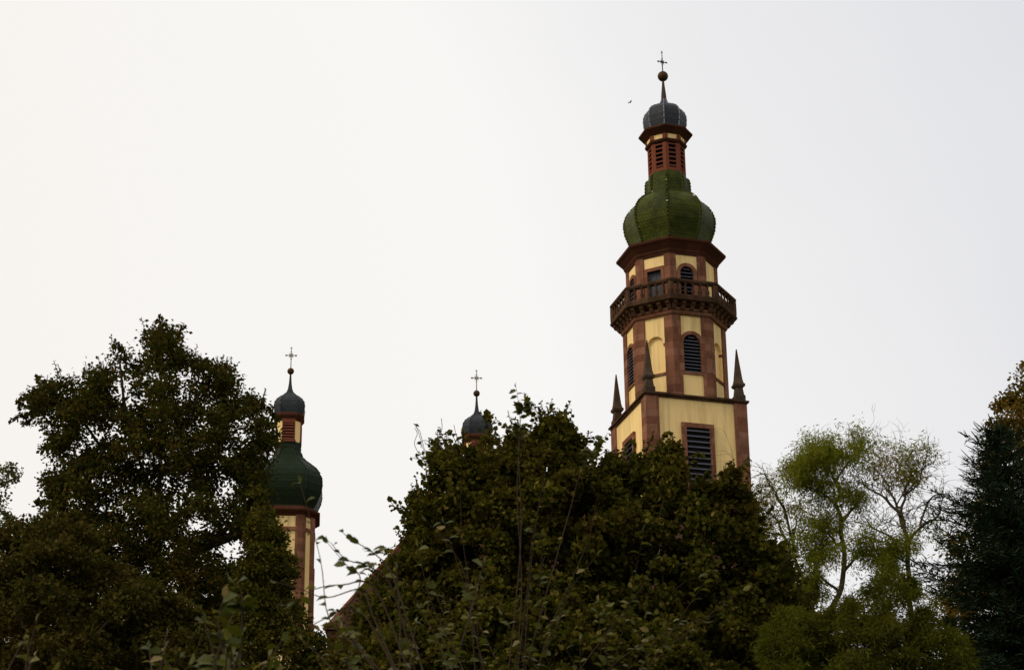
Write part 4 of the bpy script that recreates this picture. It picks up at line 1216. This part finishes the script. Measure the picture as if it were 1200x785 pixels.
rng = np.random.RandomState(99)
L1 = [([(470, 830), (430, 765), (385, 725), (372, 655), (352, 566)], 0.2, 0.075, 0.45),
      ([(480, 820), (440, 720), (420, 690), (385, 700), (350, 690), (325, 682)], 0.3, 0.16, 0.3),
      ([(460, 800), (405, 735), (425, 680), (405, 662), (384, 636)], 0.1, 0.08, 0.55),
      ([(490, 800), (455, 690), (430, 664), (400, 655), (388, 636)], -0.3, 0.08, 0.5),
      ([(500, 800), (462, 680), (440, 650), (418, 632), (402, 624)], 0.2, 0.09, 0.5),
      ([(480, 790), (440, 690), (400, 685), (370, 690), (345, 705)], 0.0, 0.2, 0.3),
      ([(470, 800), (420, 715), (385, 725), (340, 750)], 0.3, 0.12, 0.3)]
for i in range(9):
    x0 = rng.uniform(400, 560); x1 = x0 + rng.normal(0, 45); y1 = rng.uniform(655, 770)
    L1.append(([(x0, 840), ((x0 + x1) / 2 + rng.normal(0, 12), (840 + y1) / 2), (x1, max(y1, 660 if x1 > 430 else 735))], rng.uniform(-0.7, 0.7), 0.07, 0.3))
shoots('fruit_tree', 'young fruit tree with arching twigs and single oval leaves in front of the tiled roof', 'fruit tree', (480, 830), 9.5, L1, 100, 0.068, 'lf_fruit', 'twig', 0.004)

L2 = [([(598, 840), (603, 700), (604, 580), (607, 500), (605, 454)], 0.3, 0.042, 0.70), ([(600, 840), (640, 690), (668, 600), (690, 545), (708, 512)], 0.5, 0.09, 0.8), ([(590, 840), (612, 640), (612, 520), (615, 468)], 0.2, 0.05, 0.86),
      ([(600, 840), (650, 740), (672, 690), (700, 650)], -0.3, 0.15, 0.4), ([(610, 840), (620, 660), (640, 560), (648, 545)], -0.6, 0, 0), ([(600, 840), (618, 690), (625, 620), (640, 570)], -0.5, 0.2, 0.6),
      ([(620, 840), (640, 750), (690, 640), (700, 580)], -0.4, 0, 0), ([(640, 840), (700, 760), (745, 690), (770, 650)], -0.2, 0.2, 0.5), ([(660, 840), (730, 770), (790, 735), (840, 720)], 0.0, 0.2, 0.4),
      ([(560, 840), (548, 700), (536, 620), (540, 560)], -0.3, 0, 0), ([(580, 840), (560, 720), (545, 660), (500, 610)], -0.3, 0.16, 0.4), ([(570, 840), (530, 760), (500, 700), (490, 640)], 0.0, 0.12, 0.4)]
for i in range(18):
    x0 = rng.uniform(500, 760); x1 = x0 + rng.normal(10, 60); y1 = rng.uniform(600, 770)
    L2.append(([(x0, 850), ((x0 + x1) / 2 + rng.normal(0, 14), (850 + y1) / 2), (x1, y1)], rng.uniform(-1.2, 0.6), 0.06, 0.2))
shoots('fruit_tree', 'bushy fruit tree with straight grey shoots and sparse leaves before the central tree', 'fruit tree', (600, 840), 13.5, L2, 101, 0.075, 'lf_fruit', 'twig', 0.0036)

L3 = []
for i in range(13):
    x0 = rng.uniform(210, 330); x1 = x0 + rng.normal(0, 28); y1 = rng.uniform(715, 790)
    L3.append(([(x0, 850), ((x0 + x1) / 2 + rng.normal(0, 8), (850 + y1) / 2), (x1, y1)], rng.uniform(-0.6, 0.6), 0.055, 0.35))
L3.append(([(280, 850), (284, 760), (280, 700), (275, 682)], 0, 0.035, 0.5)); L3.append(([(270, 850), (262, 780), (256, 735), (262, 700)], 0, 0.035, 0.5))
shoots('large_leaved_shrub', 'foreground shrub with large pale oval leaves left of centre at the bottom', 'shrub', (270, 850), 8.0, L3, 102, 0.076, 'lf_fruit', 'twig', 0.005)
L4 = []
for i in range(17):
    x0 = rng.uniform(-20, 210); x1 = x0 + rng.normal(0, 25); y1 = rng.uniform(725, 795)
    L4.append(([(x0, 850), ((x0 + x1) / 2 + rng.normal(0, 8), (850 + y1) / 2), (x1, y1)], rng.uniform(-0.6, 0.6), 0.075, 0.4))
shoots('large_leaved_shrub', 'foreground shrub with scattered pale leaves in the bottom left corner', 'shrub', (90, 850), 9.0, L4, 103, 0.066, 'lf_fruit', 'twig', 0.005)

# ------------------------------------------------------------------ a bird far up beside the slate cap
bp = at(738, 120.5, 95)[0]
B = thing('bird', 'tiny grey bird in flight left of the tall tower top', 'bird', tuple(map(float, bp)), 0.5)
B.scale = (0.6, 0.6, 0.6)
mb = MB()
mb.tube([(-0.17, 0, 0), (-0.08, 0, 0.012), (0.02, 0, 0.014), (0.1, 0, 0.012), (0.15, 0, 0.01)], 0.012, 0.012, 8)
mb.tube([(-0.06, 0, 0.005), (0.0, 0, 0.0), (0.07, 0, 0.005)], 0.04, 0.03, 8)
mb.build('body', M['bird'], B, True)
for sg in (-1, 1):
    mb = MB()
    o = [(0.07, 0), (0.09, 0.12), (0.03, 0.30), (-0.02, 0.28), (-0.05, 0.12), (-0.05, 0)]
    top = [(x, sg * y, 0.02 + 0.25 * y) for x, y in o]; bot = [(x, sg * y, 0.012 + 0.25 * y) for x, y in o]
    mb.add(top + bot, [tuple(range(6)), tuple(range(11, 5, -1))] + [(i, (i + 1) % 6, 6 + (i + 1) % 6, 6 + i) for i in range(6)])
    mb.build('wing', M['bird'], B)
